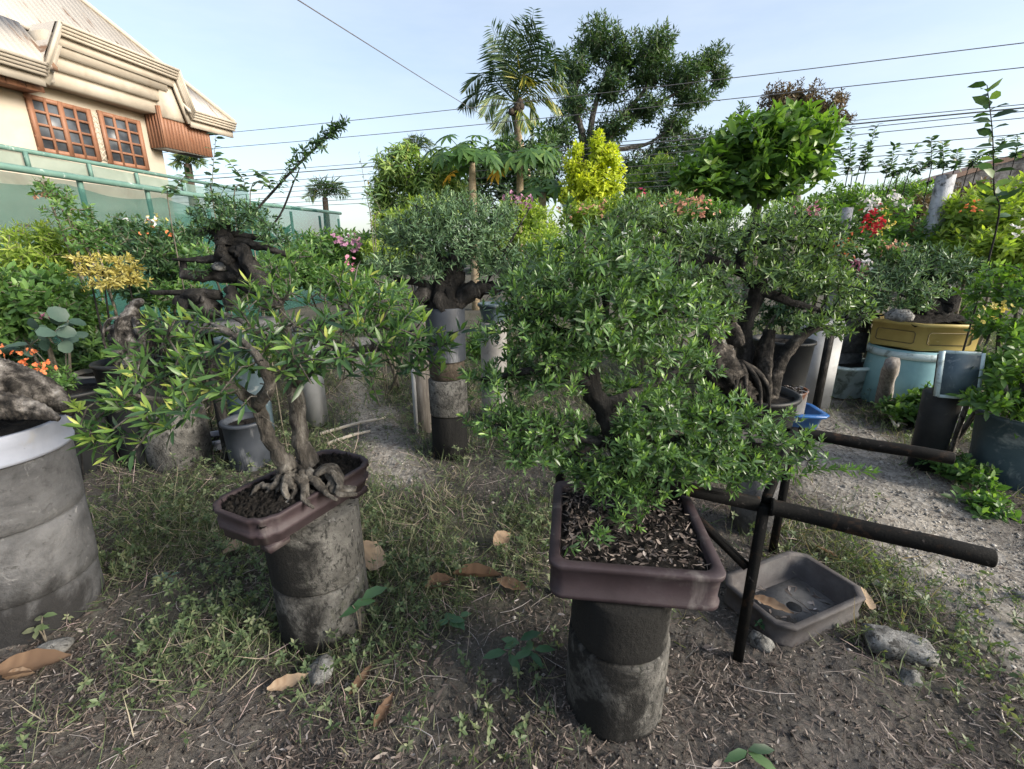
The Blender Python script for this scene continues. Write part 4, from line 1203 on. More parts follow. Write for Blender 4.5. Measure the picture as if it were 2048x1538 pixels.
paths = [([t0, at(885, 595, 3.25), at(905, 565, 3.25), at(908, 535, 3.25), at(912, 500, 3.25)], [.12, .12, .075, .06, .03]),
         (P3((910, 605, 3.25), (935, 585, 3.22), (970, 575, 3.2), (1005, 580, 3.2)), [.07, .062, .05, .03]),
         (P3((880, 605, 3.25), (850, 590, 3.2), (835, 600, 3.15), (825, 620, 3.15)), [.06, .045, .035, .015]),
         (P3((885, 590, 3.25), (850, 570, 3.25), (800, 560, 3.25), (760, 540, 3.25)), [.04, .028, .016, .008]),
         (P3((908, 535, 3.25), (860, 500, 3.25), (820, 450, 3.3)), [.03, .018, .008]),
         (P3((910, 520, 3.25), (960, 470, 3.3), (1000, 440, 3.3)), [.03, .018, .008]),
         (P3((965, 575, 3.2), (1000, 520, 3.2), (1040, 450, 3.2), (1060, 415, 3.2)), [.012, .008, .005, .003])]
PL = [(890, 450, 3.3, 110, 55, .35), (820, 470, 3.3, 70, 55, .3), (970, 450, 3.3, 75, 60, .3), (790, 530, 3.2, 60, 35, .25), (860, 530, 3.2, 70, 35, .2), (980, 520, 3.2, 60, 40, .2), (1040, 520, 3.2, 40, 40, .2),
      (760, 520, 3.2, 40, 20, .2), (900, 405, 3.3, 80, 30, .25), (1030, 560, 3.2, 30, 20, .15), (1010, 430, 3.3, 35, 40, .2), (900, 470, 3.2, 120, 60, .3), (790, 460, 3.3, 40, 40, .2)]
T, D = pads(PL, 1500, 2.1)
plant('b', '', '', paths, T, D, dict(k=9, L=.048, W=.010, lo=10, hi=85, droop=.08, back=.06), M_bark_dark, G4, root=cb, step=.1, r0=.0018, sides=18, gn=.13, ridge=.1, rmax=.01)

# ---------- dark deadwood bonsai on the left, on a table
PT = at(470, 640, 2.95)
tb = thing('table', 'grey slab table under the dark deadwood bonsai, behind the long leaved bonsai', 'table', (PT[0], PT[1], 0))
b = B(); b.box(PT - [0, 0, .03], (.72, .4, .05)); b.build('table_top', M_conc, tb)
for sx in (-.27, .27):
    b = B(); b.box((PT[0] + sx, PT[1] + .1, (PT[2] - .056) / 2), (.05, .05, PT[2] - .06)); b.build('leg', M_bark_dark, tb)
db = thing('potted_bonsai', 'old bonsai with contorted black deadwood and one long shoot rising to the right', 'bonsai', PT)
paths = [(P3((545, 615, 2.95), (520, 580, 2.95), (495, 545, 2.95), (470, 520, 2.95), (455, 490, 2.95), (448, 465, 2.95), (450, 440, 2.95)), [.07, .075, .07, .068, .07, .05, .025]),
         (P3((540, 600, 2.9), (505, 530, 2.9), (485, 500, 2.9), (465, 500, 2.92)), [.05, .045, .04, .03]),
         (P3((485, 555, 2.95), (430, 550, 2.95), (375, 550, 2.95), (368, 520, 2.95)), [.045, .035, .034, .015]),
         (P3((430, 635, 2.9), (410, 612, 2.9), (380, 600, 2.9), (350, 605, 2.9)), [.03, .075, .06, .02]),
         (P3((470, 620, 2.9), (465, 590, 2.9), (460, 570, 2.92)), [.05, .04, .03]),
         (P3((440, 590, 2.9), (360, 585, 2.9), (300, 585, 2.88)), [.03, .02, .01]),
         (P3((455, 515, 2.95), (400, 520, 2.93), (345, 518, 2.92)), [.028, .018, .007]),
         (P3((455, 480, 2.95), (510, 490, 2.92), (560, 505, 2.9), (600, 515, 2.9)), [.03, .024, .018, .008]),
         (P3((452, 468, 2.95), (520, 475, 2.95), (560, 490, 2.95)), [.025, .016, .008]),
         (P3((450, 470, 2.95), (410, 460, 2.95), (385, 470, 2.95)), [.025, .016, .008]),
         (P3((470, 470, 2.98), (530, 400, 3.0), (600, 325, 3.02), (650, 280, 3.03), (688, 245, 3.03)), [.008, .007, .006, .005, .003]),
         (P3((520, 480, 2.98), (560, 430, 3.0), (585, 370, 3.02), (600, 335, 3.02)), [.006, .005, .004, .003])]
PL = [(460, 425, 2.95, 75, 35, .22), (420, 440, 2.92, 45, 25, .18), (510, 440, 2.92, 50, 30, .18), (555, 470, 2.9, 40, 25, .15), (400, 470, 2.9, 40, 15, .12), (440, 400, 3.0, 40, 25, .15), (420, 540, 2.9, 40, 15, .1)]
T, D = pads(PL, 230, 2.2)
A = np.array(P3((560, 365, 3.0), (600, 325, 3.02), (650, 280, 3.03), (690, 243, 3.03)))
for u in np.linspace(0, 1, 58) ** .75:
    p = A[0] + (A[3] - A[0]) * u + np.array([0, 0, .03 * math.sin(u * 3.1)]) + rng.normal(size=3) * .02 * (1.2 - u * .6)
    T = np.concatenate([T, [p]]); D = np.concatenate([D, [unit(A[3] - A[0]) * .6 + rng.normal(size=3) * .6]])
plant('b', '', '', paths, T, D, dict(k=8, L=.042, W=.014, lo=20, hi=90, droop=.12, back=.03), M_bark_dark, G_dark, root=db, step=.08, r0=.0016, sides=14, gn=.16, ridge=.12, rmax=.01)
rk = B(); q = at(443, 532, 2.93); rk.lathe(q - [0, 0, .03], [(.02, 0), (.05, .01), (.055, .03), (.03, .055)], 12, .08, 4, cap1=True)
tagit(rk.build('stone', M_rock), 'small pale stone wedged in the dark deadwood bonsai', 'stone')
# dead white-tipped stump on a dark pot
SPt = at(255, 720, 3.1)
zt = SPt[2]
stp = round_pot('potted_bonsai', 'thin white tipped dead stump with tangled roots on a tall black pot', 'bonsai', SPt, .16, .19, .0, zt, M_blackpl, seed=4)
b = B()
b.tube(P3((258, 730, 3.1), (262, 680, 3.1), (262, 640, 3.1), (268, 612, 3.1), (285, 600, 3.1)), [.10, .11, .06, .035, .012], 16, 6, .15, .1, 5, 3)
b.tube(P3((258, 690, 3.1), (232, 655, 3.08), (205, 665, 3.05)), [.03, .02, .006], 8, 5, .1)
for k in range(14):
    a = rr.uniform(0, 6.28); q = at(262, 650, 3.1)
    d = np.array([math.cos(a), math.sin(a), 0]) * rr.uniform(.08, .2)
    b.tube([q + [0, 0, .06], q + d * .7 + [0, 0, .04], q + d + [0, 0, -.1], q + d * .7 + [0, 0, -.3]], [.008, .009, .007, .005], 6, 4, .1)
b.build('trunk', M_dead, stp, True)

# ---------- other pots and stands at the left
q = gr(328, 945)
cyl = thing('concrete_pedestal', 'short mossy concrete pedestal half hidden by the drooping long leaves', 'pedestal', q, 'concrete pedestals')
b = B(); b.lathe((q[0], q[1] + .19, 0), [(.19, -.02), (.2, .02), (.2, .20), (.195, .40), (.18, .41)], 40, .012, 9, cap1=True); b.build('ring', M_conc_moss, cyl, True)
q = gr(482, 950)
round_pot('plant_pot', 'tall grey plastic pot behind the lobed brown pot', 'pot', (q[0], q[1] + .15), .135, .145, 0, .36, M_grey_pipe, seed=7)
q = gr(412, 905)
round_pot('plant_pot', 'shallow white rimmed dish standing in the weeds', 'dish', (q[0], q[1] + .1), .10, .125, 0, .09, M_white_pl, seed=3)
q = gr(212, 850)
cone = round_pot('plant_pot', 'grey tapered pot of leafy seedlings near the left columns', 'pot', (q[0], q[1] + .15), .13, .24, 0, .47, M_dirtpot, seed=8)
T = np.array([q + np.array([rng.normal() * .1, .15 + rng.normal() * .08, .50 + abs(rng.normal()) * .1]) for k in range(26)])
V, F, r = rosettes(T, np.array([[0, -.2, 1.0]]) + .5 * rng.normal(size=(26, 3)), 8, .10, .03, 25, 90, .25)
mk('foliage', V, F, G_mid, cone, r)
q = at(140, 775, 3.0)
round_pot('plant_pot', 'big black tub in the shade under the orange flowers', 'tub', q, .2, .24, 0, q[2], M_blackpl, seed=5)
q = at(480, 690, 3.4)
round_pot('plant_pot', 'blue grey plastic bucket seen through the long leaves', 'bucket', q, .14, .16, 0, q[2] + .06, M_bluegrey, seed=6)
q = at(620, 745, 3.9)
t = thing('block_pillar', 'whitewashed pillar seen between the branches of the long leaved bonsai', 'pillar', (q[0], q[1], 0))
b = B(); b.box((q[0], q[1], .44), (.16, .16, .9)); b.build('block', M_whitewash, t)
b = B(); b.box((q[0], q[1], .905), (.22, .22, .03)); b.build('cap', M_conc, t)
q = at(842, 760, 3.7)
t = thing('block_pillar', 'weathered white board post just left of the grey pipe pot', 'post', (q[0], q[1], 0))
b = B(); b.box((q[0], q[1], .46), (.14, .1, .96)); b.build('board', M_wood_old, t)
b = B(); b.box((q[0] - .05, q[1] - .058, .44), (.03, .015, .9)); b.build('batten', M_whitewash, t)
q = at(987, 640, 4.0)
t = round_pot('plant_pot', 'dark blue bowl on a pale pedestal beyond the centre bonsai', 'pot', q, .10, .125, q[2] - .01, at(987, 606, 4.0)[2], M_bluegrey, seed=2)
t = thing('concrete_pedestal', 'pale concrete pedestal under the dark blue bowl', 'pedestal', (q[0], q[1], 0), 'concrete pedestals')
b = B(); b.lathe((q[0], q[1], 0), [(.11, -.02), (.115, .02), (.115, q[2] - .03), (.105, q[2] - .014)], 32, .006, 3, cap1=True); b.build('ring', M_dirtpot, t, True)

# ---------- right side: teal drum, yellow pot and neighbours
q = at(1838, 815, 4.25); q[1] += .25
drm = thing('barrel', 'light teal plastic drum with a white collar holding up the yellow pot', 'barrel', (q[0], q[1], 0))
zt = at(1838, 712, 4.05)[2]
b = B(); b.lathe((q[0], q[1], 0), [(.325, 0), (.34, .02), (.35, zt * .5), (.335, zt - .09), (.335, zt - .002), (.31, zt), (.305, zt - .04)], 48, .002, 3, cap1=False)
b.lathe((q[0], q[1], 0), [(.27, zt - .052), (.303, zt - .05)], 48, 0, 3); b.build('body', M_teal, drm, True)
b = B(); b.lathe((q[0], q[1], 0), [(.338, zt - .085), (.353, zt - .082), (.353, zt - .022), (.338, zt - .018)], 48, .001, 3, cap0=False); b.build('collar', M_palegreen, drm, True)
zy0, zy1 = zt + .012, at(1830, 655, 4.0)[2]
yb = thing('potted_bonsai', 'low spreading bonsai in a yellow many sided pot on the teal drum', 'bonsai', (q[0] + .1, q[1], zt))
yc = np.array([q[0] + .10, q[1] + .02])
def polyring(rad, z, n=6, rot=R(112)):
    return np.array([(yc[0] + rad * 1.18 * math.cos(rot + k * 2 * math.pi / n), yc[1] + rad * math.sin(rot + k * 2 * math.pi / n), z) for k in range(n)])
b = B()
b.rings([polyring(.39, zy0), polyring(.405, zy0 + .02), polyring(.41, zy1 - .035), polyring(.43, zy1 - .03), polyring(.432, zy1), polyring(.392, zy1), polyring(.385, zy1 - .05)], True, True)
b.build('pot', M_yellow, yb)
for k in range(6):
    a0, a1 = polyring(.409, 0)[k], polyring(.409, 0)[(k + 1) % 6]
    if (a0[1] + a1[1]) / 2 > yc[1] + .1: continue
    e = unit(a1 - a0); nrm = np.array([e[1], -e[0], 0])
    L = np.linalg.norm(a1 - a0); h = zy1 - zy0
    mid = (a0 + a1) / 2 + [0, 0, (zy0 + zy1) / 2 - .012]
    pts = [(-.34, -.22), (-.38, -.16), (-.38, .16), (-.34, .22), (.34, .22), (.38, .16), (.38, -.16), (.34, -.22), (-.34, -.22)]
    P = [mid + e * x * L + np.array([0, 0, z * h]) + nrm * .002 for x, z in pts]
    b = B(); b.tube(P, .0045, 5); b.build('panel_line', M_yellow_line, yb)
    for f in (.0,):
        pass
b = B()
soil_patch(b, (yc[0], yc[1], zy1 - .03), .36, .30, None, 20, .10, 4); b.build('soil', M_soil, yb)
paths = [(P3((1850, 650, 4.5), (1848, 615, 4.5), (1842, 590, 4.5), (1850, 560, 4.5), (1860, 530, 4.5)), [.17, .12, .09, .07, .03]),
         (P3((1870, 640, 4.5), (1890, 600, 4.5), (1880, 570, 4.5)), [.15, .10, .04]),
         (P3((1850, 575, 4.5), (1800, 560, 4.45), (1750, 560, 4.4)), [.05, .03, .012]),
         (P3((1855, 570, 4.5), (1900, 550, 4.45), (1940, 550, 4.4)), [.05, .03, .012])]
PL = [(1850, 520, 4.5, 95, 35, .4), (1790, 545, 4.4, 60, 40, .3), (1910, 545, 4.4, 60, 30, .3), (1770, 600, 4.35, 40, 25, .2), (1840, 575, 4.2, 60, 25, .2), (1740, 570, 4.4, 30, 25, .2), (1830, 610, 4.15, 40, 14, .1)]
T, D = pads(PL, 560, 2.2)
plant('b', '', '', paths, T, D, dict(k=9, L=.07, W=.014, lo=15, hi=85, droop=.08, back=.06), M_bark_dark, G4, root=yb, step=.12, r0=.0025, sides=16, gn=.14, ridge=.1, rmax=.014)
rk = B(); p_ = at(1800, 632, 4.15); rk.lathe(p_ - [0, 0, .05], [(.03, 0), (.10, .02), (.11, .06), (.06, .11)], 16, .06, 4, cap1=True)
tagit(rk.build('stone', M_rock), 'pale rough stone on the soil of the yellow pot', 'stone')
a, c = gr(1765, 815), at(1775, 715, 4.0)
b = B(); b.tube([a + [0, 0, -.03], (a + c) / 2 + [.012, 0, .02], np.array([c[0] + .03, c[1] - .03, zt - .04])], [.07, .066, .06], 7, 5, .05, .05, 3, 3)
tagit(b.build('wooden_prop', M_wood_old), 'weathered wooden prop leaning against the teal drum', 'prop')
q = gr(1715, 800); ax = axes2((1, .12))
zt2 = at(1715, 735, q[1])[2]
pp = thing('plant_pot', 'pale grey green plastic trough with a white rim near the teal drum', 'pot', (q[0], q[1] + .2, 0))
b = B(); oblong_pot(b, (q[0] + .05, q[1] + .2), ax, chamfer(.30, .2, .06), .0, zt2, .02, .86, .025, .03); b.build('pot', M_palegreen, pp)
b = B(); soil_patch(b, (q[0] + .05, q[1] + .2, zt2 - .04), .25, .15, ax, 14, .02, 5); b.build('soil', M_soil, pp)
q = at(1625, 760, 4.4)
t = thing('block_pillar', 'whitewashed concrete pillar behind the rusty drum', 'pillar', (q[0], q[1], 0))
b = B(); b.box((q[0], q[1], .42), (.30, .2, .88)); b.build('block', M_whitewash, t)
q = at(1640, 760, 4.2)
b = B(); b.box((q[0], q[1] - .02, .42), (.05, .05, .84)); tagit(b.build('wooden_post', M_bark_dark), 'thin dark wooden post in front of the whitewashed pillar', 'post')
q = at(1668, 760, 4.9)
t = thing('block_pillar', 'plain grey block pillar behind the pale plastic trough', 'pillar', (q[0], q[1], 0))
for k in range(4):
    b = B(); b.box((q[0] + .01 * (-1) ** k, q[1], .11 + .222 * k), (.38, .2, .216)); b.build('block', M_conc, t)
q = at(1560, 720, 4.0)
t = round_pot('plant_pot', 'black plastic tub behind the dead stumps', 'tub', q, .2, .24, 0, .75, M_blackpl, seed=3)
C0 = at(1918, 750, 2.9)
g_ = unit(np.array([-.30, -.92, .22])); e = unit(np.cross([0, 0, -1.0], g_)); e = e if e[0] > 0 else -e
f_ = np.cross(g_, e); f_ = f_ if f_[2] < 0 else -f_
q0, q1 = at(1888, 705, 3.4), at(1950, 790, 3.35)
sr = thing('crate', 'tilted grey white plastic crate with dark mesh sides beside the teal drum', 'crate', (C0[0], C0[1], 0))
CA = np.stack([e, f_, g_])
b = B()
for k in (-1, 1):
    b.box(C0 + e * k * .105, (.022, .30, .03), CA); b.box(C0 + f_ * k * .145, (.188, .022, .028), CA)
b.box(C0, (.012, .268, .022), CA)
b.build('frame', M_palegreen, sr)
b = B(); b.box(C0 + g_ * .012, (.19, .27, .006), CA); b.build('panel', M_bluegrey, sr)
b = B(); b.box(C0 - g_ * .045, (.19, .27, .06), CA); b.build('body', M_blackpl, sr)
b = B(); b.lathe((C0[0] + .05, C0[1] + .12, 0), [(.09, 0), (.11, C0[2] - .16), (.10, C0[2] - .15)], 24, .01, 3, cap1=True); b.build('support', M_blackpl, sr)
q = gr(2010, 1005)
bpz = at(2000, 868, q[1] - .05)[2]
bpt = round_pot('potted_shrub', 'leafy shrub in a large blue grey tub at the right edge', 'shrub', (q[0] + .36, q[1] + .27), .25, .29, 0, bpz, M_bluegrey, seed=5)
c = np.array([q[0] + .36, q[1] + .27, bpz - .04])
PL = [(2030, 790, 2.75, 65, 30, .3), (2060, 720, 2.8, 60, 45, .3), (2070, 800, 2.7, 60, 35, .25), (2000, 740, 2.8, 36, 26, .2), (2050, 850, 2.7, 30, 16, .15), (1975, 800, 2.7, 30, 20, .15)]
T, D = pads(PL, 240, 2.2)
plant('b', '', '', [([c, at(2025, 820, 2.75), at(2010, 770, 2.72)], [.03, .022, .01]), ([c, at(2045, 800, 2.75), at(2050, 730, 2.75)], [.025, .018, .008])], T, D,
      dict(k=8, L=.075, W=.032, lo=25, hi=90, droop=.2, back=.05), M_bark_grey, G_broad, root=bpt, step=.1, r0=.0018)
q = gr(1912, 875)
t = thing('block_pillar', 'pale stone pillar in the weeds left of the blue grey tub', 'pillar', q)
b = B(); b.box((q[0], q[1] + .1, .14), (.17, .17, .3), axes2((1, .3))); b.build('block', M_whitewash, t)
b = B(); b.box((q[0], q[1] + .1, .30), (.20, .20, .03), axes2((1, .3))); b.build('cap', M_conc, t)
b = B()
b.tube([gr(1765, 800, .02), gr(1790, 850, .05), gr(1800, 845, .03), gr(1815, 850, .01)], [.012, .012, .011, .008], 6, 4); tagit(b.build('cut_branch', M_stick), 'bent pale cut branch lying by the teal drum', 'branch')

# ---------- hedges and shrubs
def shrub(name, label, cat, PL, n, lf, mat, bark=M_twig, group=None, r0=.002, step=.15, fl=None, shell=2.4, base=None, stems=5, q0=.018, crown='foliage', ground=0.0):
    w = np.array([p[3] * p[4] for p in PL], float)
    Cs = np.array([at(*p[:3]) for p in PL])
    c = (Cs * w[:, None]).sum(0) / w.sum()
    bs_ = np.array([c[0], c[1], ground]) if base is None else np.array(base)
    root = thing(name, label, cat, bs_, group)
    T, D = pads(PL, int(n * 1.3), shell)
    lf = dict(lf, L=lf['L'] * .86, W=lf['W'] * .86)
    paths = []
    for k in range(min(stems, len(PL))):
        s0 = bs_ + np.array([rng.normal() * .05, rng.normal() * .05, -.02])
        e = Cs[k]
        m_ = s0 * .5 + e * .5 + rng.normal(size=3) * .05
        paths.append(([s0, m_, e], [q0, q0 * .75, q0 * .35]))
    plant('', '', '', paths, T, D, lf, bark, mat, root=root, step=step, r0=r0, sides=7, trunk='stems', crown=crown, rmax=q0 * .5)
    for (m_, nf, size, zone) in (fl or []):
        if zone is None:
            k = rng.choice(len(T), nf)
            flowers(root, T[k] + D[k] * .03, D[k], m_, size)
        else:
            t_, d_ = pads(zone, nf)
            flowers(root, t_, d_, m_, size)
    return root
LF = lambda L, W, k=8, droop=.2, **kw: dict(k=k, L=L, W=W, lo=kw.pop('lo', 20), hi=kw.pop('hi', 88), droop=droop, back=kw.pop('back', L * .9), **kw)
SH = 'garden shrubs'
shrub('shrub', 'rounded yellow green shrub at the left edge below the net fence', 'shrub', [(60, 500, 4.4, 105, 50, .5), (150, 520, 4.5, 70, 40, .4), (30, 550, 4.3, 70, 40, .4), (100, 470, 4.5, 60, 30, .4)], 420, LF(.10, .024), G_lime)
shrub('shrub', 'broad leaved green shrub at the left edge above the orange flowers', 'shrub', [(80, 600, 3.7, 95, 45, .4), (140, 630, 3.7, 55, 40, .3), (30, 640, 3.6, 55, 45, .3), (60, 560, 3.8, 60, 35, .3)], 300, LF(.11, .045), G_mid, fl=[(F_pink, 3, .022, [(86, 640, 3.35, 8, 6, .02)])])
shrub('shrub', 'dark green flowering shrub in front of the teal net', 'shrub', [(290, 490, 4.9, 90, 45, .5), (250, 460, 5.0, 60, 30, .4), (340, 520, 4.7, 60, 50, .4), (300, 570, 4.6, 70, 40, .4), (360, 470, 5.0, 40, 30, .3)], 520, LF(.09, .032), G_dark, fl=[(F_orange, 3, .026, [(310, 455, 4.6, 60, 12, .1)]), (F_yellow if False else G_yel, 3, .03, [(300, 440, 4.7, 20, 8, .1)]), (F_white, 3, .03, [(285, 435, 4.6, 50, 8, .1)])])
shrub('shrub', 'tall leaning branchy shrub rising in front of the net at the left', 'shrub', [(105, 385, 4.3, 26, 30, .2), (140, 420, 4.3, 35, 30, .25), (165, 455, 4.3, 38, 28, .25), (190, 480, 4.3, 40, 25, .25), (85, 365, 4.3, 16, 10, .1)], 75, LF(.075, .03), G_mid, fl=[(F_peach, 4, .025, [(90, 392, 4.2, 18, 8, .08)])], r0=.003)
shrub('shrub', 'small golden yellow leaved shrub above the dead stump', 'shrub', [(205, 540, 3.7, 50, 12, .25), (255, 555, 3.7, 30, 16, .2), (172, 515, 3.7, 26, 9, .2), (240, 518, 3.7, 26, 9, .15), (220, 565, 3.6, 40, 9, .2), (265, 535, 3.7, 18, 9, .15)], 150, LF(.05, .02, lo=30, hi=100), G_yel, base=(at(215, 640, 3.7)[0], 3.7, 0), bark=M_bark_dark, stems=3, q0=.013)
t = shrub('water_plant', 'round glaucous lily like leaves in a tub at the left edge', 'plant', [(60, 690, 3.2, 60, 18, .2), (130, 660, 3.3, 50, 25, .2)], 12, dict(k=2, L=.13, W=.12, lo=50, hi=85, droop=.25, tpl=ROUND, back=.02), G_lotus, stems=2, q0=.008)
t = shrub('flowering_plant', 'low thorny plant with orange blossoms above the lichened stump', 'flowers', [(75, 745, 2.75, 60, 14, .15), (130, 760, 2.7, 40, 14, .15)], 60, LF(.05, .022), G_mid, bark=M_bark_dark, stems=2, fl=[(F_orange, 11, .028, [(75, 725, 2.7, 55, 12, .1), (45, 705, 2.75, 25, 10, .08)])], q0=.006)
shrub('shrub', 'light green shrub with mauve blossoms beyond the long shoot', 'shrub', [(640, 500, 6.2, 70, 40, .6), (710, 500, 6.4, 60, 45, .6), (600, 540, 5.6, 60, 35, .5), (690, 560, 5.4, 60, 30, .5)], 520, LF(.11, .04), G_mid, fl=[(F_mauve, 9, .05, [(690, 482, 5.8, 32, 12, .15)]), (F_pink, 2, .04, [(695, 525, 5.2, 10, 6, .1)])])
shrub('shrub', 'low dark shrub in the gap left of the centre bonsai', 'shrub', [(760, 590, 5.0, 60, 35, .4), (820, 640, 4.6, 35, 30, .3), (740, 640, 4.9, 50, 25, .4)], 260, LF(.09, .035), G_mid)
shrub('shrub', 'lime leaved shrub showing through the fine leaved bonsai', 'shrub', [(800, 455, 6.5, 55, 40, .5), (860, 430, 6.8, 60, 40, .5), (780, 500, 6.2, 50, 30, .5)], 300, LF(.11, .045), G_lime)
shrub('shrub', 'pale shrub with dusty pink blossoms right of the centre bonsai', 'shrub', [(1030, 420, 6.0, 45, 30, .4), (1075, 440, 6.0, 45, 35, .4), (1010, 470, 5.8, 50, 35, .4)], 320, LF(.09, .036), G_lime, fl=[(F_mauve, 12, .04, [(1035, 405, 5.7, 32, 18, .2)])])
shrub('shrub', 'bright lime shrub between the two large bonsai crowns', 'shrub', [(1090, 485, 5.2, 45, 35, .4), (1110, 520, 5.0, 35, 30, .3), (1060, 520, 5.2, 40, 30, .3)], 260, LF(.09, .04), G_lime)
shrub('shrub', 'yellow green shrub low behind the golden tree', 'shrub', [(1170, 430, 7.0, 60, 30, .5), (1240, 425, 7.0, 50, 35, .5)], 260, LF(.11, .045), G_lime, fl=[(F_peach, 10, .045, [(1190, 420, 6.6, 70, 14, .2)])])
shrub('shrub', 'green shrub with a hot pink blossom behind the rear bonsai', 'shrub', [(1290, 420, 5.6, 50, 35, .4), (1340, 430, 5.6, 50, 30, .4)], 260, LF(.09, .036), G_mid, fl=[(F_hot, 3, .035, [(1287, 388, 5.4, 9, 6, .05)]), (F_mauve, 8, .035, [(1250, 440, 5.2, 40, 10, .2)])])
shrub('shrub', 'shrub covered in peach coloured bracts below the big leaved tree', 'shrub', [(1370, 420, 5.4, 55, 28, .4), (1430, 425, 5.4, 40, 25, .4), (1320, 410, 5.6, 40, 22, .3)], 280, LF(.085, .036), G_mid, fl=[(F_peach, 34, .035, [(1375, 412, 5.1, 60, 22, .3)])])
shrub('shrub', 'pale green shrub left of the leaning grey posts', 'shrub', [(1620, 430, 5.4, 60, 40, .4), (1680, 400, 5.6, 50, 40, .4), (1660, 460, 5.2, 50, 40, .4), (1560, 440, 5.6, 50, 35, .4)], 460, LF(.085, .036), G_broad, fl=[(F_pink, 10, .03, [(1620, 425, 5.0, 50, 12, .2)])])
shrub('bougainvillea', 'bougainvillea with white and deep red bracts left of the leaning post', 'shrub', [(1760, 425, 5.0, 50, 45, .4), (1740, 490, 4.8, 50, 40, .4), (1800, 470, 5.2, 50, 40, .4)], 220, LF(.08, .036), G_mid,
      fl=[(F_white, 14, .035, [(1765, 405, 4.6, 30, 30, .15), (1795, 410, 4.6, 14, 10, .1)]), (F_red, 16, .032, [(1740, 445, 4.5, 18, 20, .12)]), (F_white, 10, .03, [(1722, 520, 4.5, 12, 24, .1)]), (G_yel, 7, .03, [(1765, 440, 4.55, 22, 26, .1)]), (F_pink, 12, .028, [(1718, 535, 4.5, 14, 22, .1)]), (F_peach, 8, .03, [(1790, 490, 4.5, 30, 10, .1)])])
shrub('shrub', 'feathery green mound behind the white bougainvillea', 'shrub', [(1800, 385, 8.5, 55, 25, .6), (1760, 400, 8.5, 50, 25, .6), (1850, 400, 8.3, 45, 25, .6)], 420, LF(.2, .025, droop=.3), G_broad)
shrub('shrub', 'brownish hedge behind the leaning post', 'shrub', [(1830, 430, 6.4, 70, 40, .5), (1780, 460, 6.4, 50, 40, .5), (1890, 440, 6.4, 60, 50, .5), (1930, 390, 6.8, 50, 30, .5)], 460, LF(.10, .04), G_red)
shrub('shrub', 'large yellow green shrub at the right edge beside the leaning post', 'shrub', [(1960, 430, 4.8, 70, 50, .5), (2020, 400, 4.9, 55, 50, .5), (1940, 490, 4.6, 60, 40, .5), (2020, 500, 4.5, 60, 60, .5), (1900, 460, 4.9, 35, 35, .4)], 620, LF(.12, .045), G_lime, fl=[(F_white, 4, .04, [(2035, 462, 4.1, 14, 5, .1)]), (F_orange, 3, .03, [(1950, 410, 4.3, 14, 8, .1)])])
shrub('shrub', 'pink tipped shrub behind the yellow pot', 'shrub', [(1975, 560, 4.9, 45, 35, .3), (1690, 520, 5.0, 40, 60, .3), (1720, 600, 5.0, 40, 50, .3), (1920, 620, 5.2, 60, 40, .4)], 280, LF(.09, .035), G_mid, fl=[(F_pink, 5, .03, [(1985, 548, 4.5, 14, 8, .1)]), (F_orange, 8, .03, [(1690, 500, 4.6, 14, 30, .1)])])
shrub('shrub', 'thin stemmed shrub with pale yellow leaves at the right edge', 'shrub', [(2005, 590, 3.2, 50, 35, .3), (2045, 560, 3.2, 40, 50, .3), (1985, 650, 3.1, 35, 25, .2), (2045, 650, 3.1, 40, 40, .3)], 120, LF(.075, .036), G_broad, bark=M_bark_grey, q0=.02, fl=[(G_yel, 5, .026, [(1985, 620, 2.9, 20, 30, .1)])])
shrub('shrub', 'low broad leaved weeds at the foot of the teal drum', 'weeds', [(1830, 820, 3.9, 60, 22, .25), (1900, 815, 3.7, 50, 22, .25), (1870, 790, 3.9, 40, 18, .2)], 130, LF(.10, .055), G_mid)
shrub('shrub', 'leafy weeds at the right edge under the tub', 'weeds', [(1930, 940, 2.75, 40, 22, .2), (1985, 1010, 2.45, 60, 16, .15), (1890, 920, 2.9, 40, 18, .2)], 110, LF(.075, .04), G_mid)
shrub('shrub', 'dense mid green shrub filling the gap behind the centre pedestal', 'shrub', [(960, 690, 4.6, 40, 35, .3), (1000, 720, 4.4, 40, 30, .3), (1050, 560, 5.0, 50, 35, .3)], 200, LF(.09, .036), G_mid)
shrub('shrub', 'dark shrub behind the rear bonsai trunk', 'shrub', [(1420, 590, 5.0, 70, 55, .4), (1560, 620, 5.2, 60, 50, .4), (1320, 640, 4.8, 60, 45, .4), (1600, 560, 5.2, 60, 50, .4)], 420, LF(.09, .036), G_dark)
shrub('shrub', 'green shrub behind the table of the deadwood bonsai', 'shrub', [(420, 520, 4.6, 60, 40, .4), (520, 560, 4.4, 60, 50, .4), (570, 520, 5.0, 50, 40, .4), (360, 590, 4.2, 60, 35, .3)], 420, LF(.085, .034), G_mid)
shrub('shrub', 'dark leafy shrub low behind the orange blossoms at the left edge', 'shrub', [(30, 700, 4.2, 60, 45, .4), (130, 720, 4.1, 60, 40, .4), (80, 770, 4.0, 60, 35, .3), (190, 680, 4.3, 40, 50, .3)], 330, LF(.10, .045), G_dark)
shrub('shrub', 'dark leafy shrub between the table and the grey tapered pot', 'shrub', [(330, 660, 4.2, 60, 40, .4), (420, 700, 4.0, 60, 50, .3), (540, 660, 4.2, 50, 50, .3), (300, 740, 4.0, 40, 40, .3)], 300, LF(.09, .038), G_dark)
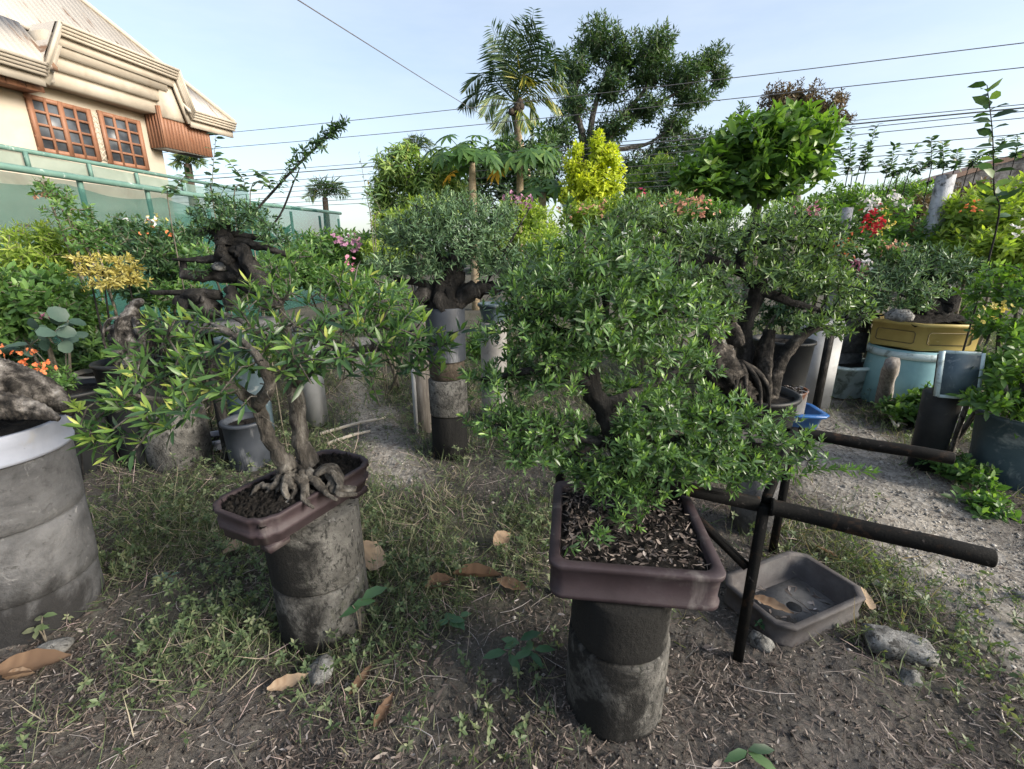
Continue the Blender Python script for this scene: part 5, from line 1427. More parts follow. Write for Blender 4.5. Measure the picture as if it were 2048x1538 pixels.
def shoots(name, label, cat, runs, L, W, mat, k=16, q=.006, base_z=0.0, bark=M_twig):
    A0 = np.array(at(*runs[0][0])); root = thing(name, label, cat, (A0[0], A0[1], base_z))
    b = B(); P, Dd = [], []
    for run in runs:
        pts = np.array([at(*p) for p in run])
        pts = np.concatenate([[[pts[0][0], pts[0][1], base_z]], pts])
        p2, _ = spline(pts, np.ones(len(pts)), 6)
        b.tube(p2, np.linspace(q, q * .3, len(p2)), 5)
        i0 = 7
        for j in range(k):
            u = i0 + (len(p2) - 1 - i0) * (j / (k - 1)) ** .9
            m_ = int(min(len(p2) - 2, u))
            p = p2[m_] + (p2[m_ + 1] - p2[m_]) * (u - m_)
            t_ = unit(p2[m_ + 1] - p2[m_])
            a = j * 2.4 + rng.normal() * .3
            s_ = np.array([math.cos(a), math.sin(a), 0])
            P.append(p); Dd.append(s_ + t_ * .5 + [0, 0, -.1])
    b.build('stem', bark, root)
    P, Dd = np.array(P), np.array(Dd)
    V, F, r = leaves(P, Dd, np.array([[0, -.5, .6]]) + .6 * rng.normal(size=P.shape), L * rng.uniform(.7, 1.2, len(P)), W, .35, LANCE)
    mk('foliage', V, F, mat, root, r)
shoots('tall_shoot', 'single tall leafy shoot standing against the sky at the right', 'plant', [[(1990, 470, 3.6), (1988, 380, 3.6), (1985, 270, 3.6), (1974, 170, 3.6)]], .12, .06, G_dark, 36, .008, bark=M_bark_dark)
for lb_, xs in (('upright leafy shoots beside the big leaved tree', [(1690, 375, 1702, 255), (1710, 370, 1752, 250), (1725, 375, 1730, 290), (1700, 380, 1680, 300)]),
                ('slender leafy shoots above the feathery mound', [(1765, 380, 1790, 290), (1775, 385, 1830, 295), (1790, 380, 1765, 320), (1810, 370, 1850, 325)]),
                ('spiky shoots in front of the far brown roof', [(1855, 370, 1862, 275), (1880, 370, 1885, 285), (1900, 370, 1915, 300), (1930, 360, 1955, 305), (1950, 350, 2010, 275), (2020, 350, 2035, 270)])):
    shoots('leafy_shoots', lb_, 'plant', [[(x0, y0, 5.8), ((x0 + x1) / 2 + 4, (y0 + y1) / 2, 5.8), (x1, y1, 5.8)] for x0, y0, x1, y1 in xs], .075, .034, G_dark, 40, .007, bark=M_bark_dark)
shoots('leafy_shoots', 'sparse bare shoots against the sky left of the centre bonsai', 'plant', [[(745, 470, 4.6), (735, 400, 4.6), (720, 315, 4.6)], [(750, 470, 4.6), (760, 420, 4.6), (740, 385, 4.6)]], .085, .018, G4, 16, .006)
shoots('leafy_shoots', 'thin shoots with few leaves right of the wooden box of the house', 'plant', [[(430, 430, 3.4), (425, 360, 3.4), (432, 270, 3.4)], [(470, 430, 3.4), (490, 370, 3.4), (455, 320, 3.4)], [(500, 420, 3.4), (540, 370, 3.4), (510, 340, 3.4)], [(340, 430, 3.5), (350, 380, 3.5), (380, 340, 3.5)]], .06, .026, G_dark, 26, .005)

# ---------- leaning posts
for (x0, y0, x1, y1, Yp, w_, lb_) in ((1868, 455, 1893, 350, 5.0, .11, 'thick lichened concrete post leaning to the right among the shrubs'), (1682, 490, 1696, 415, 5.0, .07, 'small lichened post left of the white bougainvillea')):
    a, c = at(x0, y0, Yp), at(x1, y1, Yp)
    d = unit(c - a); a = a - d * a[2] / d[2]
    s_ = unit(np.cross(d, [0, 1, 0])); b = B()
    b.box((a + c) / 2, (w_, w_, np.linalg.norm(c - a)), np.stack([s_, np.cross(d, s_), d])); tagit(b.build('concrete_post', M_postgrey), lb_, 'post')

# ---------- trees
def tree(name, label, trunkpaths, PL, n, lf, mat, bark, r0, step, shell=2.2, rmax=.1, **kw):
    b0 = trunkpaths[0][0][0]
    root = thing(name, label, 'tree', (b0[0], b0[1], 0))
    T, D = pads(PL, n, shell)
    plant('', '', '', trunkpaths, T, D, lf, bark, mat, root=root, step=step, r0=r0, sides=9, crown='crown', rmax=rmax, gn=.05, ridge=.03, **kw)
    return root
def G0(x, y, Y):
    p = at(x, y, Y); p[2] = -.1
    return p
YB = 28.0
tp = [([G0(1170, 400, YB)] + P3((1168, 380, YB), (1166, 280, YB), (1150, 200, YB), (1160, 140, YB)), [.36, .28, .2, .13, .07]),
      ([G0(1180, 400, YB)] + P3((1182, 380, YB), (1180, 270, YB), (1200, 180, YB), (1230, 120, YB)), [.3, .25, .18, .12, .06]),
      ([G0(1190, 400, YB)] + P3((1200, 330, YB), (1240, 240, YB), (1290, 180, YB), (1310, 120, YB)), [.3, .2, .16, .10, .06]),
      (P3((1240, 240, YB), (1300, 215, YB), (1370, 175, YB), (1420, 140, YB)), [.13, .1, .08, .04]),
      (P3((1215, 300, YB), (1290, 290, YB), (1350, 250, YB)), [.13, .09, .04])]
PL = [(1190, 75, YB, 48, 34, 2), (1240, 110, YB, 50, 40, 2), (1310, 90, YB, 42, 36, 2), (1150, 135, YB, 40, 34, 2), (1300, 140, YB, 50, 34, 2), (1365, 150, YB, 50, 36, 2), (1420, 115, YB, 34, 26, 1.6),
      (1440, 150, YB, 20, 30, 1), (1385, 195, YB, 45, 26, 1.8), (1220, 175, YB, 45, 32, 2), (1150, 205, YB, 40, 34, 2), (1290, 215, YB, 45, 30, 2), (1350, 245, YB, 36, 28, 1.6), (1120, 265, YB, 40, 38, 2), (1195, 290, YB, 45, 36, 2),
      (1330, 300, YB, 42, 34, 2), (1275, 335, YB, 50, 32, 2), (1100, 330, YB, 36, 34, 2), (1230, 250, YB, 40, 28, 2), (1170, 340, YB, 40, 36, 2), (1380, 285, YB, 24, 28, 1.4), (1310, 370, YB, 60, 26, 2)]
tree('broadleaf_tree', 'very tall dark green tree with separate leaf clumps behind the coconut palm', tp, PL, 3300, dict(k=9, L=.34, W=.10, lo=15, hi=95, droop=.25, back=.5, tpl=DIAM), G_far, M_bark_grey, .009, .8, rmax=.10)
YM = 13.0
PL = [(795, 340, YM, 50, 45, .8), (855, 365, YM, 50, 50, .8), (765, 395, YM, 30, 50, .7), (830, 410, YM, 50, 40, .7), (900, 390, YM, 40, 40, .7), (810, 305, YM, 30, 20, .5), (780, 440, YM, 40, 40, .6), (880, 330, YM, 36, 24, .6)]
tree('mango_tree', 'rounded fruit tree with drooping yellow green leaves left of the papaya', [([G0(830, 450, YM)] + P3((830, 420, YM), (815, 360, YM)), [.15, .12, .05])], PL, 850, dict(k=9, L=.25, W=.06, lo=35, hi=110, droop=.4, back=.12), G_mango, M_bark_grey, .006, .35, rmax=.05)
YG = 11.0
PL = [(1195, 290, YG, 18, 26, .3), (1210, 320, YG, 34, 30, .5), (1150, 335, YG, 26, 40, .4), (1185, 360, YG, 50, 40, .6), (1225, 370, YG, 26, 50, .4), (1140, 390, YG, 26, 40, .4), (1190, 415, YG, 60, 26, .6), (1155, 300, YG, 12, 18, .2), (1222, 300, YG, 12, 24, .2)]
tree('golden_tree', 'bright golden yellow leaved tree in front of the tall dark tree', [([G0(1185, 420, YG)] + P3((1185, 400, YG), (1190, 330, YG)), [.06, .045, .02])], PL, 800, dict(k=8, L=.12, W=.06, lo=20, hi=90, droop=.25, back=.12), G_gold, M_bark_brown, .004, .3, rmax=.02)
YL = 6.6
PL = [(1530, 245, YL, 50, 26, .5), (1480, 280, YL, 60, 36, .6), (1570, 270, YL, 60, 36, .6), (1430, 330, YL, 55, 34, .5), (1520, 330, YL, 80, 45, .6), (1610, 320, YL, 50, 45, .5), (1400, 370, YL, 40, 30, .4), (1460, 385, YL, 60, 28, .5), (1550, 380, YL, 60, 30, .5), (1620, 260, YL, 45, 30, .5), (1650, 245, YL, 24, 14, .3), (1380, 345, YL, 30, 24, .3), (1590, 230, YL, 30, 20, .3)]
tree('big_leaf_tree', 'bushy tree with large bright oval leaves right of the tall dark tree', [([G0(1520, 420, YL)] + P3((1518, 400, YL), (1520, 320, YL), (1530, 260, YL)), [.08, .06, .045, .02]), (P3((1518, 390, YL), (1450, 350, YL)), [.04, .02]), (P3((1520, 340, YL), (1600, 290, YL)), [.04, .015])], PL, 520, dict(k=8, L=.185, W=.08, lo=35, hi=95, droop=.22, back=.08, young=.35), G_broad, M_bark_grey, .004, .3, rmax=.03)
YR = 13.0
PL = [(1555, 190, YR, 32, 24, .6), (1600, 190, YR, 36, 26, .6), (1640, 215, YR, 40, 30, .7), (1670, 200, YR, 20, 12, .4), (1560, 220, YR, 40, 24, .6), (1665, 240, YR, 30, 26, .5), (1690, 235, YR, 16, 10, .3)]
tree('reddish_tree', 'reddish brown tree rising behind the big leaved tree', [([G0(1600, 420, YR)] + P3((1600, 300, YR), (1605, 220, YR)), [.16, .12, .04])], PL, 520, dict(k=8, L=.13, W=.05, lo=20, hi=90, droop=.2, back=.18), G_red, M_bark_grey, .006, .4, rmax=.05)
tree('bush_tree', 'pale fine leaved tree low behind the big leaved tree', [([G0(1440, 400, 16)] + P3((1435, 330, 16), (1430, 300, 16)), [.12, .09, .03])], [(1430, 290, 16, 50, 36, .8), (1480, 240, 16, 20, 34, .5), (1400, 330, 16, 50, 40, .8), (1350, 360, 16, 50, 34, .8)], 320, dict(k=8, L=.22, W=.07, lo=20, hi=90, droop=.2, back=.2), G_far, M_bark_grey, .006, .4, rmax=.05)
tree('bush_tree', 'dark dense tree behind the papayas and the palm trunk', [([G0(1010, 420, 20)] + P3((1005, 360, 20), (1000, 310, 20)), [.16, .12, .05])], [(960, 330, 20, 60, 40, 1.2), (1020, 310, 20, 40, 36, 1.2), (1080, 300, 20, 44, 44, 1.2), (1050, 370, 20, 70, 44, 1.2), (930, 390, 20, 60, 40, 1.2)], 700, dict(k=9, L=.34, W=.12, lo=20, hi=95, droop=.25, back=.3, tpl=DIAM), G_far, M_bark_grey, .007, .6, rmax=.07)
tree('bush_tree', 'mid green tree filling the gap between the golden tree and the big leaved tree', [([G0(1310, 420, 17)] + P3((1310, 370, 17), (1312, 330, 17)), [.14, .1, .04])], [(1290, 370, 17, 50, 34, 1), (1350, 365, 17, 50, 34, 1), (1320, 335, 17, 36, 24, .8)], 420, dict(k=9, L=.26, W=.09, lo=20, hi=95, droop=.25, back=.25, tpl=DIAM), G_mango, M_bark_grey, .006, .5, rmax=.05)
# palms
def frond(b_c, pts, lw, k=34, mat=None, parent=None, hang=.5, q=.03):
    P, _ = spline(np.array([at(*p) for p in pts]), np.ones(len(pts)), 10)
    rb_ = B(); rb_.tube(P, np.linspace(q, q * .2, len(P)), 5)
    u = np.linspace(.14, .99, k) * (len(P) - 1)
    i = np.minimum(u.astype(int), len(P) - 2)
    X = P[i] + (P[i + 1] - P[i]) * (u - i)[:, None]
    t_ = unit(P[i + 1] - P[i])
    side = unit(np.cross(t_, [[0.15, -1.0, .45]]))
    ll = lw * np.sin(np.linspace(.35, 2.75, k))
    Vs = [rb_.V[0]]; 
    out = []
    for s in (-1, 1):
        d = side * s * .8 + t_ * .75 + np.array([0, 0, -hang]) + rng.normal(size=t_.shape) * .12
        out.append(leaves(X, d, np.cross(t_, side) * s + [[0, 0, .6]], ll * rng.uniform(.85, 1.15, k), .055 * lw / .9, .25, DIAM, (b_c * .85 - .03 + .22 * rng.normal(size=k)).clip(0, 1)))
    V, F, r = join([(np.concatenate(rb_.V), rb_.F, np.concatenate(rb_.r)[:] * 0 + b_c)] + out)
    mk('frond', V, F, mat, parent, r)
YP = 22.0
pm = thing('coconut_palm', 'tall coconut palm with wind swept fronds against the sky', 'palm', G0(1075, 420, YP) * [1, 1, 0])
b = B()
b.tube([G0(1075, 420, YP)] + P3((1058, 390, YP), (1048, 330, YP), (1036, 270, YP), (1031, 215, YP)), [.26, .23, .2, .17, .16], 14, 8, .02, .0)
b.build('trunk', M_bark_pale, pm, True)
for k in range(9):
    b = B()
    q = at(1034 + rng.normal() * 8, 222 + rng.normal() * 8, YP - .25); b.lathe(q - [0, 0, .14], [(.05, 0), (.13, .05), (.15, .14), (.12, .23), (.04, .28)], 10, .01, k, cap1=True)
    b.build('coconut', M_bark_brown, pm, True)
o = (1032, 205, YP)
pq = lambda v: (1032 + (v[0] - 1032) * .94, 205 + (v[1] - 205) * .94)
for (mid, end, col) in (((1048, 110), (1068, 10), .25), ((1036, 110), (1052, 30), .3), ((1012, 115), (984, 38), .3), ((1004, 130), (979, 72), .25), ((1022, 120), (1012, 62), .35), ((1070, 120), (1096, 62), .3), ((1082, 140), (1114, 88), .3),
                        ((965, 143), (927, 165), .3), ((958, 178), (921, 215), .35), ((985, 192), (960, 230), .6), ((1090, 158), (1143, 168), .85), ((1085, 185), (1126, 222), .9), ((1060, 200), (1084, 238), .8),
                        ((1008, 222), (988, 256), .5), ((1080, 120), (1132, 116), .4), ((1042, 150), (1062, 146), .95), ((1000, 165), (986, 128), .3), ((1100, 120), (1122, 150), .45), ((1030, 140), (1040, 75), .3), ((1058, 100), (1080, 40), .3), ((1018, 230), (1005, 262), .55), ((1045, 225), (1052, 262), .8)):
    dy = rng.normal() * .8
    mid, end = pq(mid), pq(end)
    frond(col, [o, (mid[0], mid[1], YP + dy * .5), (end[0] + rng.normal() * 5, end[1] + rng.normal() * 5, YP + dy)], .88, 32, G_palm, pm, .35 if end[1] < 140 else .8)
for (x, y, Yq, sc, lb_) in ((650, 395, 26, .75, 'small distant palm beyond the end of the net fence'), (835, 300, 30, .6, 'palm top just showing over the fruit tree'), (375, 328, 20, .55, 'palm tuft peeping out under the wooden box of the house')):
    pm = thing('small_palm', lb_, 'palm', G0(x, y + 30, Yq) * [1, 1, 0])
    b = B(); b.tube([G0(x, y + 40, Yq), at(x, y, Yq)], [.2, .14], 9, 4); b.build('trunk', M_bark_brown, pm, True)
    for k in range(13):
        a = -1.2 + 2.4 * k / 12 + rng.normal() * .08
        L_ = 50 * sc * rng.uniform(.8, 1.15)
        e = (x + math.sin(a) * L_ * 1.3, y - math.cos(a) * L_ + 10 * abs(a))
        frond(.4 + .25 * rng.uniform(), [(x, y, Yq), (x + math.sin(a) * L_ * .6, y - math.cos(a) * L_ * .75, Yq), (e[0], e[1], Yq + rng.normal() * .5)], .8 * sc, 20, G_palm, pm, .5)
# papayas
def papaya(label, x, ytop, ybase, Yq, spread, nl):
    pm = thing('papaya_tree', label, 'tree', G0(x, ybase, Yq) * [1, 1, 0])
    c = at(x, ytop, Yq)
    b = B(); b.tube([G0(x + 3, ybase, Yq), at(x, (ytop + ybase) / 2, Yq), c], [.11, .09, .06], 10, 5, .02); b.build('trunk', M_bark_pale, pm, True)
    s = mpp(x, ytop, Yq)
    d = unit(np.stack([rng.normal(size=nl), rng.normal(size=nl) * .8, rng.uniform(-.45, .9, nl)], -1))
    tips = c + d * spread * s * rng.uniform(.6, 1.05, nl)[:, None] * [1.15, 1, .75]
    pet = prisms(np.repeat(c[None], nl, 0), tips, .014, .008, 4)
    P, Dd, N_, Lw, rr2 = [], [], [], [], []
    for k in range(nl):
        nrm = unit(d[k] * .6 + np.array([0, -.3, .8]))
        e1 = unit(d[k] - nrm * np.dot(d[k], nrm)); e2 = np.cross(nrm, e1)
        old = d[k][2] < -.3 and rng.uniform() < .5
        for j in range(9):
            a = R(-150 + 300 * j / 8)
            P.append(tips[k]); Dd.append(e1 * math.cos(a) + e2 * math.sin(a)); N_.append(nrm)
            Lw.append((.42 - .14 * abs(j - 4) / 4) * rng.uniform(.85, 1.1)); rr2.append(1.0 if old else rng.uniform(.1, .75))
    lv = leaves(np.array(P), np.array(Dd), np.array(N_), np.array(Lw), np.array(Lw) * .30, .28, LANCE, np.array(rr2))
    V, F, r = join([pet, lv]); mk('crown', V, F, G_papaya, pm, r)
papaya('papaya tree with large jagged leaves left of the palm trunk', 945, 325, 430, 12, 75, 30)
papaya('papaya tree whose jagged leaves cross the palm trunk', 1040, 320, 430, 12.5, 62, 26)
papaya('smaller papaya behind the dusty pink shrub', 1085, 385, 440, 11.5, 40, 12)

# ---------- far roof at the right
fr2 = thing('house', 'far house with a low brown roof behind the shrubs at the right edge', 'house', at(2010, 430, 15) * [1, 1, 0])
a, c, d = at(1895, 352, 15), at(2060, 300, 15), at(2300, 330, 15)
b = B()
zb_ = a[2] - .1
V = [a, c, d, a + [1.5, 5, 0], c + [1.5, 5, 0], d + [1.5, 5, 0]]
b.add(V, [[(0, 1, 4, 3), (1, 2, 5, 4)]]); b.add([v - [0, 0, .14] for v in V], [[(3, 4, 1, 0), (4, 5, 2, 1)]])
b.add([a, c, c - [0, 0, .14], a - [0, 0, .14], d, d - [0, 0, .14]], [[(0, 3, 2, 1), (1, 2, 5, 4)]])
b.build('roof', surf('brown_roof', [(.3, (.10, .065, .05)), (.7, (.18, .125, .10))], 2, .9, .3, .02), fr2)
b = B()
b.add([a + [.2, .15, -.12], c + [0, .15, -.16], d + [0, .15, -.15], (d + [0, .15, 0]) * [1, 1, 0], (a + [.2, .15, 0]) * [1, 1, 0]], [[(0, 4, 3, 2, 1)]]); b.build('wall', M_conc, fr2)
# ---------- overhead cables
M_cable = surf('cable', [(.3, (0.077, 0.077, 0.081)), (.7, (0.132, 0.132, 0.136))], 5, .6, .05, .001)
cab = [((430, 268), (2048, 86), 'topmost thin cable crossing the whole sky'), ((430, 297), (2048, 135), 'second cable from the top crossing the whole sky'), ((440, 348), (2048, 209), 'upper cable of the close bundle at the right'),
       ((440, 356), (2048, 216), 'thick middle cable of the close bundle at the right'), ((440, 372), (2048, 223), 'lower cable of the close bundle at the right'), ((440, 385), (2048, 236), 'lone cable just under the close bundle'),
       ((440, 392), (2048, 268), 'faint cable in the pale band of sky at the right'), ((440, 402), (2048, 290), 'cable crossing the leafy shoots at the right'), ((440, 412), (2048, 312), 'lowest but one of the cables above the far shrubs'), ((440, 420), (2048, 325), 'lowest cable above the far shrubs')]
for k, (p, q, lb_) in enumerate(cab):
    a, c = at(p[0], p[1], 17.0), at(q[0], q[1], 9.5)
    v = c - a
    a, c = a - v * .5, c + v * .5
    pts = [a + (c - a) * u - np.array([0, 0, .25 * (1 - (2 * u - 1) ** 2) - .19]) for u in np.linspace(0, 1, 13)]
    b = B(); b.tube(pts, .014 if k == 3 else .009 if k in (0, 1) else .008, 5); tagit(b.build('power_cable', M_cable), lb_, 'cable', 'overhead cables')
a, c = at(560, -25, 9.0), at(985, 243, 21.5)
b = B(); b.tube([a - (c - a) * .6, (a + c) / 2 - [0, 0, .03], c], .011, 5); tagit(b.build('power_cable', M_cable), 'single cable slanting down from the top edge to the palm', 'cable', 'overhead cables')
a, c = at(2028, 138, 5), at(2048, 115, 5)
# ---------- distant low wood closing the horizon
PLn = 900
ang = rng.uniform(-1.15, 1.15, PLn)
dist = rng.uniform(34, 44, PLn)
hgt = 1.2 + 2.2 * rng.uniform(0, 1, PLn) ** 1.5 + .8 * np.sin(ang * 9)
T = np.stack([dist * np.sin(ang) * 1.25, dist * np.cos(ang) * .9, hgt.clip(.3) * rng.uniform(.2, 1, PLn)], -1)
V, F, r = rosettes(T, np.array([[0, -.3, 1.0]]) + .5 * rng.normal(size=T.shape), 12, .9, .5, 10, 90, .3, tpl=DIAM)
tagit(mk('distant_trees', V, F, G_far, None, r), 'low far off wood closing the view under the trees', 'trees', kind='stuff')
# ------------------------------------------------------------------ ground cover
def scatter(n, dens, x0=-7, x1=7, y0=.35, y1=9.5, pw=1.3):
    out = []
    got = 0
    while got < n:
        m_ = 40000
        y = y0 + (y1 - y0) * rng.uniform(0, 1, m_) ** pw
        x = rng.uniform(-1.25, 1.25, m_) * (y * 1.0 + .35)
        k = (rng.uniform(0, 1, m_) < dens(x, y))
        k &= np.hypot(x - QC[0], y - QC[1]) > .172
        k &= np.hypot(x - RC[0], y - RC[1]) > .155
        k &= np.hypot(x - PC[0], y - PC[1]) > .215
        dx_ = np.stack([x, y], -1) - EPT[0]
        k &= (np.abs(dx_ @ EPT[1][0][:2]) > EPT[2]) | (np.abs(dx_ @ EPT[1][1][:2]) > EPT[3])
        out.append(np.stack([x[k], y[k]], -1)); got += k.sum()
    P = np.concatenate(out)[:n]
    return np.concatenate([P, (gz(P[:, 0], P[:, 1]) + .012 * vn(P[:, 0], P[:, 1], 9, 21))[:, None]], 1)
def up(n, s):
    return unit(np.concatenate([rng.normal(size=(n, 2)) * s, np.ones((n, 1))], 1))
def clump(x, y, s, seed, lo=.0):
    return np.clip(.5 + 1.3 * vn(x, y, s, seed), lo, 1)
# blades
n_ = 60000
P = scatter(n_, lambda x, y: grass_mask(x, y) * clump(x, y, 6, 31))
d = up(n_, 1.1)
V, F, r = leaves(P, d, rng.normal(size=(n_, 3)), rng.gamma(3, .026, n_).clip(.025, .20) * (.8 + .1 * P[:, 1]), rng.uniform(.0022, .0042, n_) * (.7 + .25 * P[:, 1]), rng.uniform(.1, .7, n_), STRIP, rng.beta(1.6, 2.0, n_))
tagit(mk('grass', V, F, G_grass, None, r), 'thin green and straw coloured grass on the yard floor', 'grass', kind='stuff')
# small leafed weeds
n_ = 12500
P = scatter(n_, lambda x, y: grass_mask(x, y) ** 1.3 * clump(x, y, 4, 33))
T = P + np.stack([rng.normal(size=n_) * .01, rng.normal(size=n_) * .01, rng.gamma(2.5, .022, n_).clip(.012, .15) * (.8 + .12 * P[:, 1])], -1)
st = prisms(P - [0, 0, .005], T, .0011, .0008, 3)
lv = rosettes(T, up(n_, .6), 6, .028, .014, 35, 95, .2, tpl=DIAM, back=.012)
V, F, r = join([st, lv])
tagit(mk('weeds', V, F, G_weed, None, r), 'small leaved creeping weeds on the yard floor', 'weeds', kind='stuff')
# runners / dry stems
n_ = 2600
P = scatter(n_, lambda x, y: .25 + .6 * grass_mask(x, y), pw=1.15)
L = rng.uniform(.05, .2, n_)
a = rng.uniform(0, 6.28, n_)
dv = np.stack([np.cos(a), np.sin(a), rng.uniform(-.02, .18, n_)], -1)
bd = np.stack([-np.sin(a), np.cos(a), 0 * a], -1) * rng.normal(size=n_)[:, None] * .35
P = P + [0, 0, .006]
p1 = P + (dv * .35 + bd * .22) * L[:, None]; p2 = P + (dv * .7 + bd * .25) * L[:, None]; p3 = P + (dv * np.array([1, 1, .3]) + bd * 0) * L[:, None]
q = rng.uniform(.0008, .0016, n_)
V, F, r = join([prisms(P, p1, q, q, 3), prisms(p1, p2, q, q, 3), prisms(p2, p3, q, q * .6, 3)])
r = np.concatenate([np.repeat(rng.uniform(.2, 1, n_), 6)] * 3)
tagit(mk('dry_stems', V, F, G_dry, None, r), 'dry wiry stems and runners lying on the soil', 'stems', kind='stuff')
# litter
n_ = 95000
P = scatter(n_, lambda x, y: (1 - .75 * gravel_mask(x, y)) * (1 - .35 * grass_mask(x, y)).clip(.2) * clump(x, y, 5, 35, .25), y1=5.5, pw=1.25)
P[:, 2] += rng.uniform(.002, .012, n_)
d = unit(np.concatenate([rng.normal(size=(n_, 2)), rng.normal(size=(n_, 1)) * .28], 1))
V, F, r = leaves(P, d, np.array([[0, 0, 1.0]]) + .55 * rng.normal(size=(n_, 3)), rng.gamma(3, .008, n_).clip(.008, .07), rng.uniform(.0018, .0055, n_), rng.normal(size=n_) * .25, STRIP, rng.beta(1.4, 2.6, n_))
tagit(mk('leaf_litter', V, F, G_dry, None, r), 'dry brown leaf litter strewn over the dark soil', 'litter', kind='stuff')
n_ = 9000
P = scatter(n_, lambda x, y: (1 - .8 * gravel_mask(x, y)) * clump(x, y, 4, 39, .1), y1=6, pw=1.25)
P[:, 2] += rng.uniform(.002, .012, n_)
d = unit(np.concatenate([rng.normal(size=(n_, 2)), rng.normal(size=(n_, 1)) * .3], 1))
L = rng.gamma(5, .0045, n_).clip(.01, .05)
V, F, r = leaves(P, d, np.array([[0, 0, 1.0]]) + .6 * rng.normal(size=(n_, 3)), L, L * rng.uniform(.22, .45, n_), rng.normal(size=n_) * .3, LANCE, rng.beta(1.5, 1.8, n_))
tagit(mk('leaf_litter', V, F, G_dry, None, r), 'small curled dead leaves strewn over the dark soil', 'litter', kind='stuff')
# gravel
OCT = np.array([[1, 0, 0], [-1, 0, 0], [0, 1, 0], [0, -1, 0], [0, 0, 1], [0, 0, -.5]], float)
OF = np.array([[0, 2, 4], [2, 1, 4], [1, 3, 4], [3, 0, 4], [2, 0, 5], [1, 2, 5], [3, 1, 5], [0, 3, 5]])
n_ = 15000
P = scatter(n_, lambda x, y: gravel_mask(x, y) + .03, y1=8, pw=1.3)
s_ = rng.gamma(2.0, .0026, n_).clip(.0025, .024)
a = rng.uniform(0, 6.28, n_)
K = OCT[None] * s_[:, None, None] * rng.uniform(.6, 1.25, (n_, 6, 3)) * [1, .85, .6]
K = np.stack([K[..., 0] * np.cos(a)[:, None] - K[..., 1] * np.sin(a)[:, None], K[..., 0] * np.sin(a)[:, None] + K[..., 1] * np.cos(a)[:, None], K[..., 2]], -1)
V = (P[:, None] + K + [0, 0, .001]).reshape(-1, 3)
M_grav = leafm('gravel_stone', [(0, (.12, .11, .10)), (.5, (.26, .245, .22)), (1, (.46, .44, .41))], .95, 0, .2)
tagit(mk('gravel', V, [(OF[None] + (np.arange(n_) * 6)[:, None, None]).reshape(-1, 3)], M_grav, None, np.repeat(rng.beta(2, 2.2, n_), 6)), 'loose pale gravel on the yard paths', 'gravel', kind='stuff')

n_ = 30000
P = scatter(n_, lambda x, y: (1 - gravel_mask(x, y)) * (1 - .5 * grass_mask(x, y)).clip(.2) * clump(x, y, 5, 51, .2), y1=4.5, pw=1.2)
s_ = rng.gamma(2.0, .0013, n_).clip(.0012, .010)
K = OCT[None] * s_[:, None, None] * rng.uniform(.6, 1.3, (n_, 6, 3))
V = (P[:, None] + K + [0, 0, .003]).reshape(-1, 3)
M_crumb = leafm('soil_crumb', [(0, (.012, .010, .009)), (.5, (.06, .054, .048)), (.85, (.15, .14, .13)), (1, (.42, .41, .39))], .95, 0, .15)
tagit(mk('soil_crumbs', V, [(OF[None] + (np.arange(n_) * 6)[:, None, None]).reshape(-1, 3)], M_crumb, None, np.repeat(rng.beta(1.3, 1.9, n_), 6)), 'crumbs of dark soil and grit on the bare ground', 'soil', kind='stuff')

# ------------------------------------------------------------------ stones one can count
def stone(x, y, r, lb, mat=None, sq=(1, .8, .6), seed=0, flat=False):
    r_ = np.random.default_rng(seed)
    p = gr(x, y)
    nu, nv = 18, 10
    th = np.linspace(0, 2 * np.pi, nu, endpoint=False); ph = np.linspace(.05, np.pi - .05, nv)
    ks = r_.normal(size=(6, 3)) * 2.2; kp = r_.uniform(0, 6.28, 6)
    cuts = unit(r_.normal(size=(7, 3)))
    rg = []
    for f in ph:
        v = np.stack([np.sin(f) * np.cos(th), np.sin(f) * np.sin(th), -np.cos(f) * np.ones(nu)], -1)
        s = 1 + .22 * sum(np.sin(v @ k + q) for k, q in zip(ks, kp)) / 2
        for c in cuts:
            dd = v @ c
            s = np.minimum(s, .8 / np.maximum(dd, .25))
        s = s + r_.normal(size=nu) * .035
        v = v * s[:, None] * np.array(sq) * r
        a = seed * 1.3
        v = np.stack([v[:, 0] * math.cos(a) - v[:, 1] * math.sin(a), v[:, 0] * math.sin(a) + v[:, 1] * math.cos(a), v[:, 2]], -1)
        rg.append(p + v + [0, 0, sq[2] * r * .62])
    b = B(); b.rings(rg)
    tagit(b.build('stone', mat or M_rock), lb, 'stone', 'loose stones')
stone(640, 1358, .055, 'rounded pale stone at the foot of the two tier pedestal', seed=2, sq=(1, .85, .85))
stone(110, 1305, .07, 'flat grey stone at the foot of the left edge pedestal', seed=3, sq=(1, .55, .45))
stone(1520, 1300, .05, 'grey stone between the stand leg and the empty pot', seed=4, sq=(1, .8, .9))
stone(1750, 1175, .03, 'small dark stone beside the empty pot', seed=5)
stone(1745, 1152, .018, 'tiny pale pebble above the small dark stone', seed=6)
stone(1822, 1190, .045, 'flat pale stone on the gravel path', seed=7, sq=(1, .8, .35))
stone(1815, 1365, .045, 'small stone wedged under the concrete chunk', seed=8)
stone(2040, 1195, .03, 'pale stone at the right edge of the path', seed=9)
a, c = gr(1735, 1322), gr(1865, 1355)
q = (a + c) / 2; e = unit((c - a) * [1, 1, 0]); ax = np.stack([e, np.array([-e[1], e[0], 0]), np.array([0, 0, 1.0])])
b = B(); L = np.linalg.norm(c - a)
r_ = np.random.default_rng(4)
rg = []
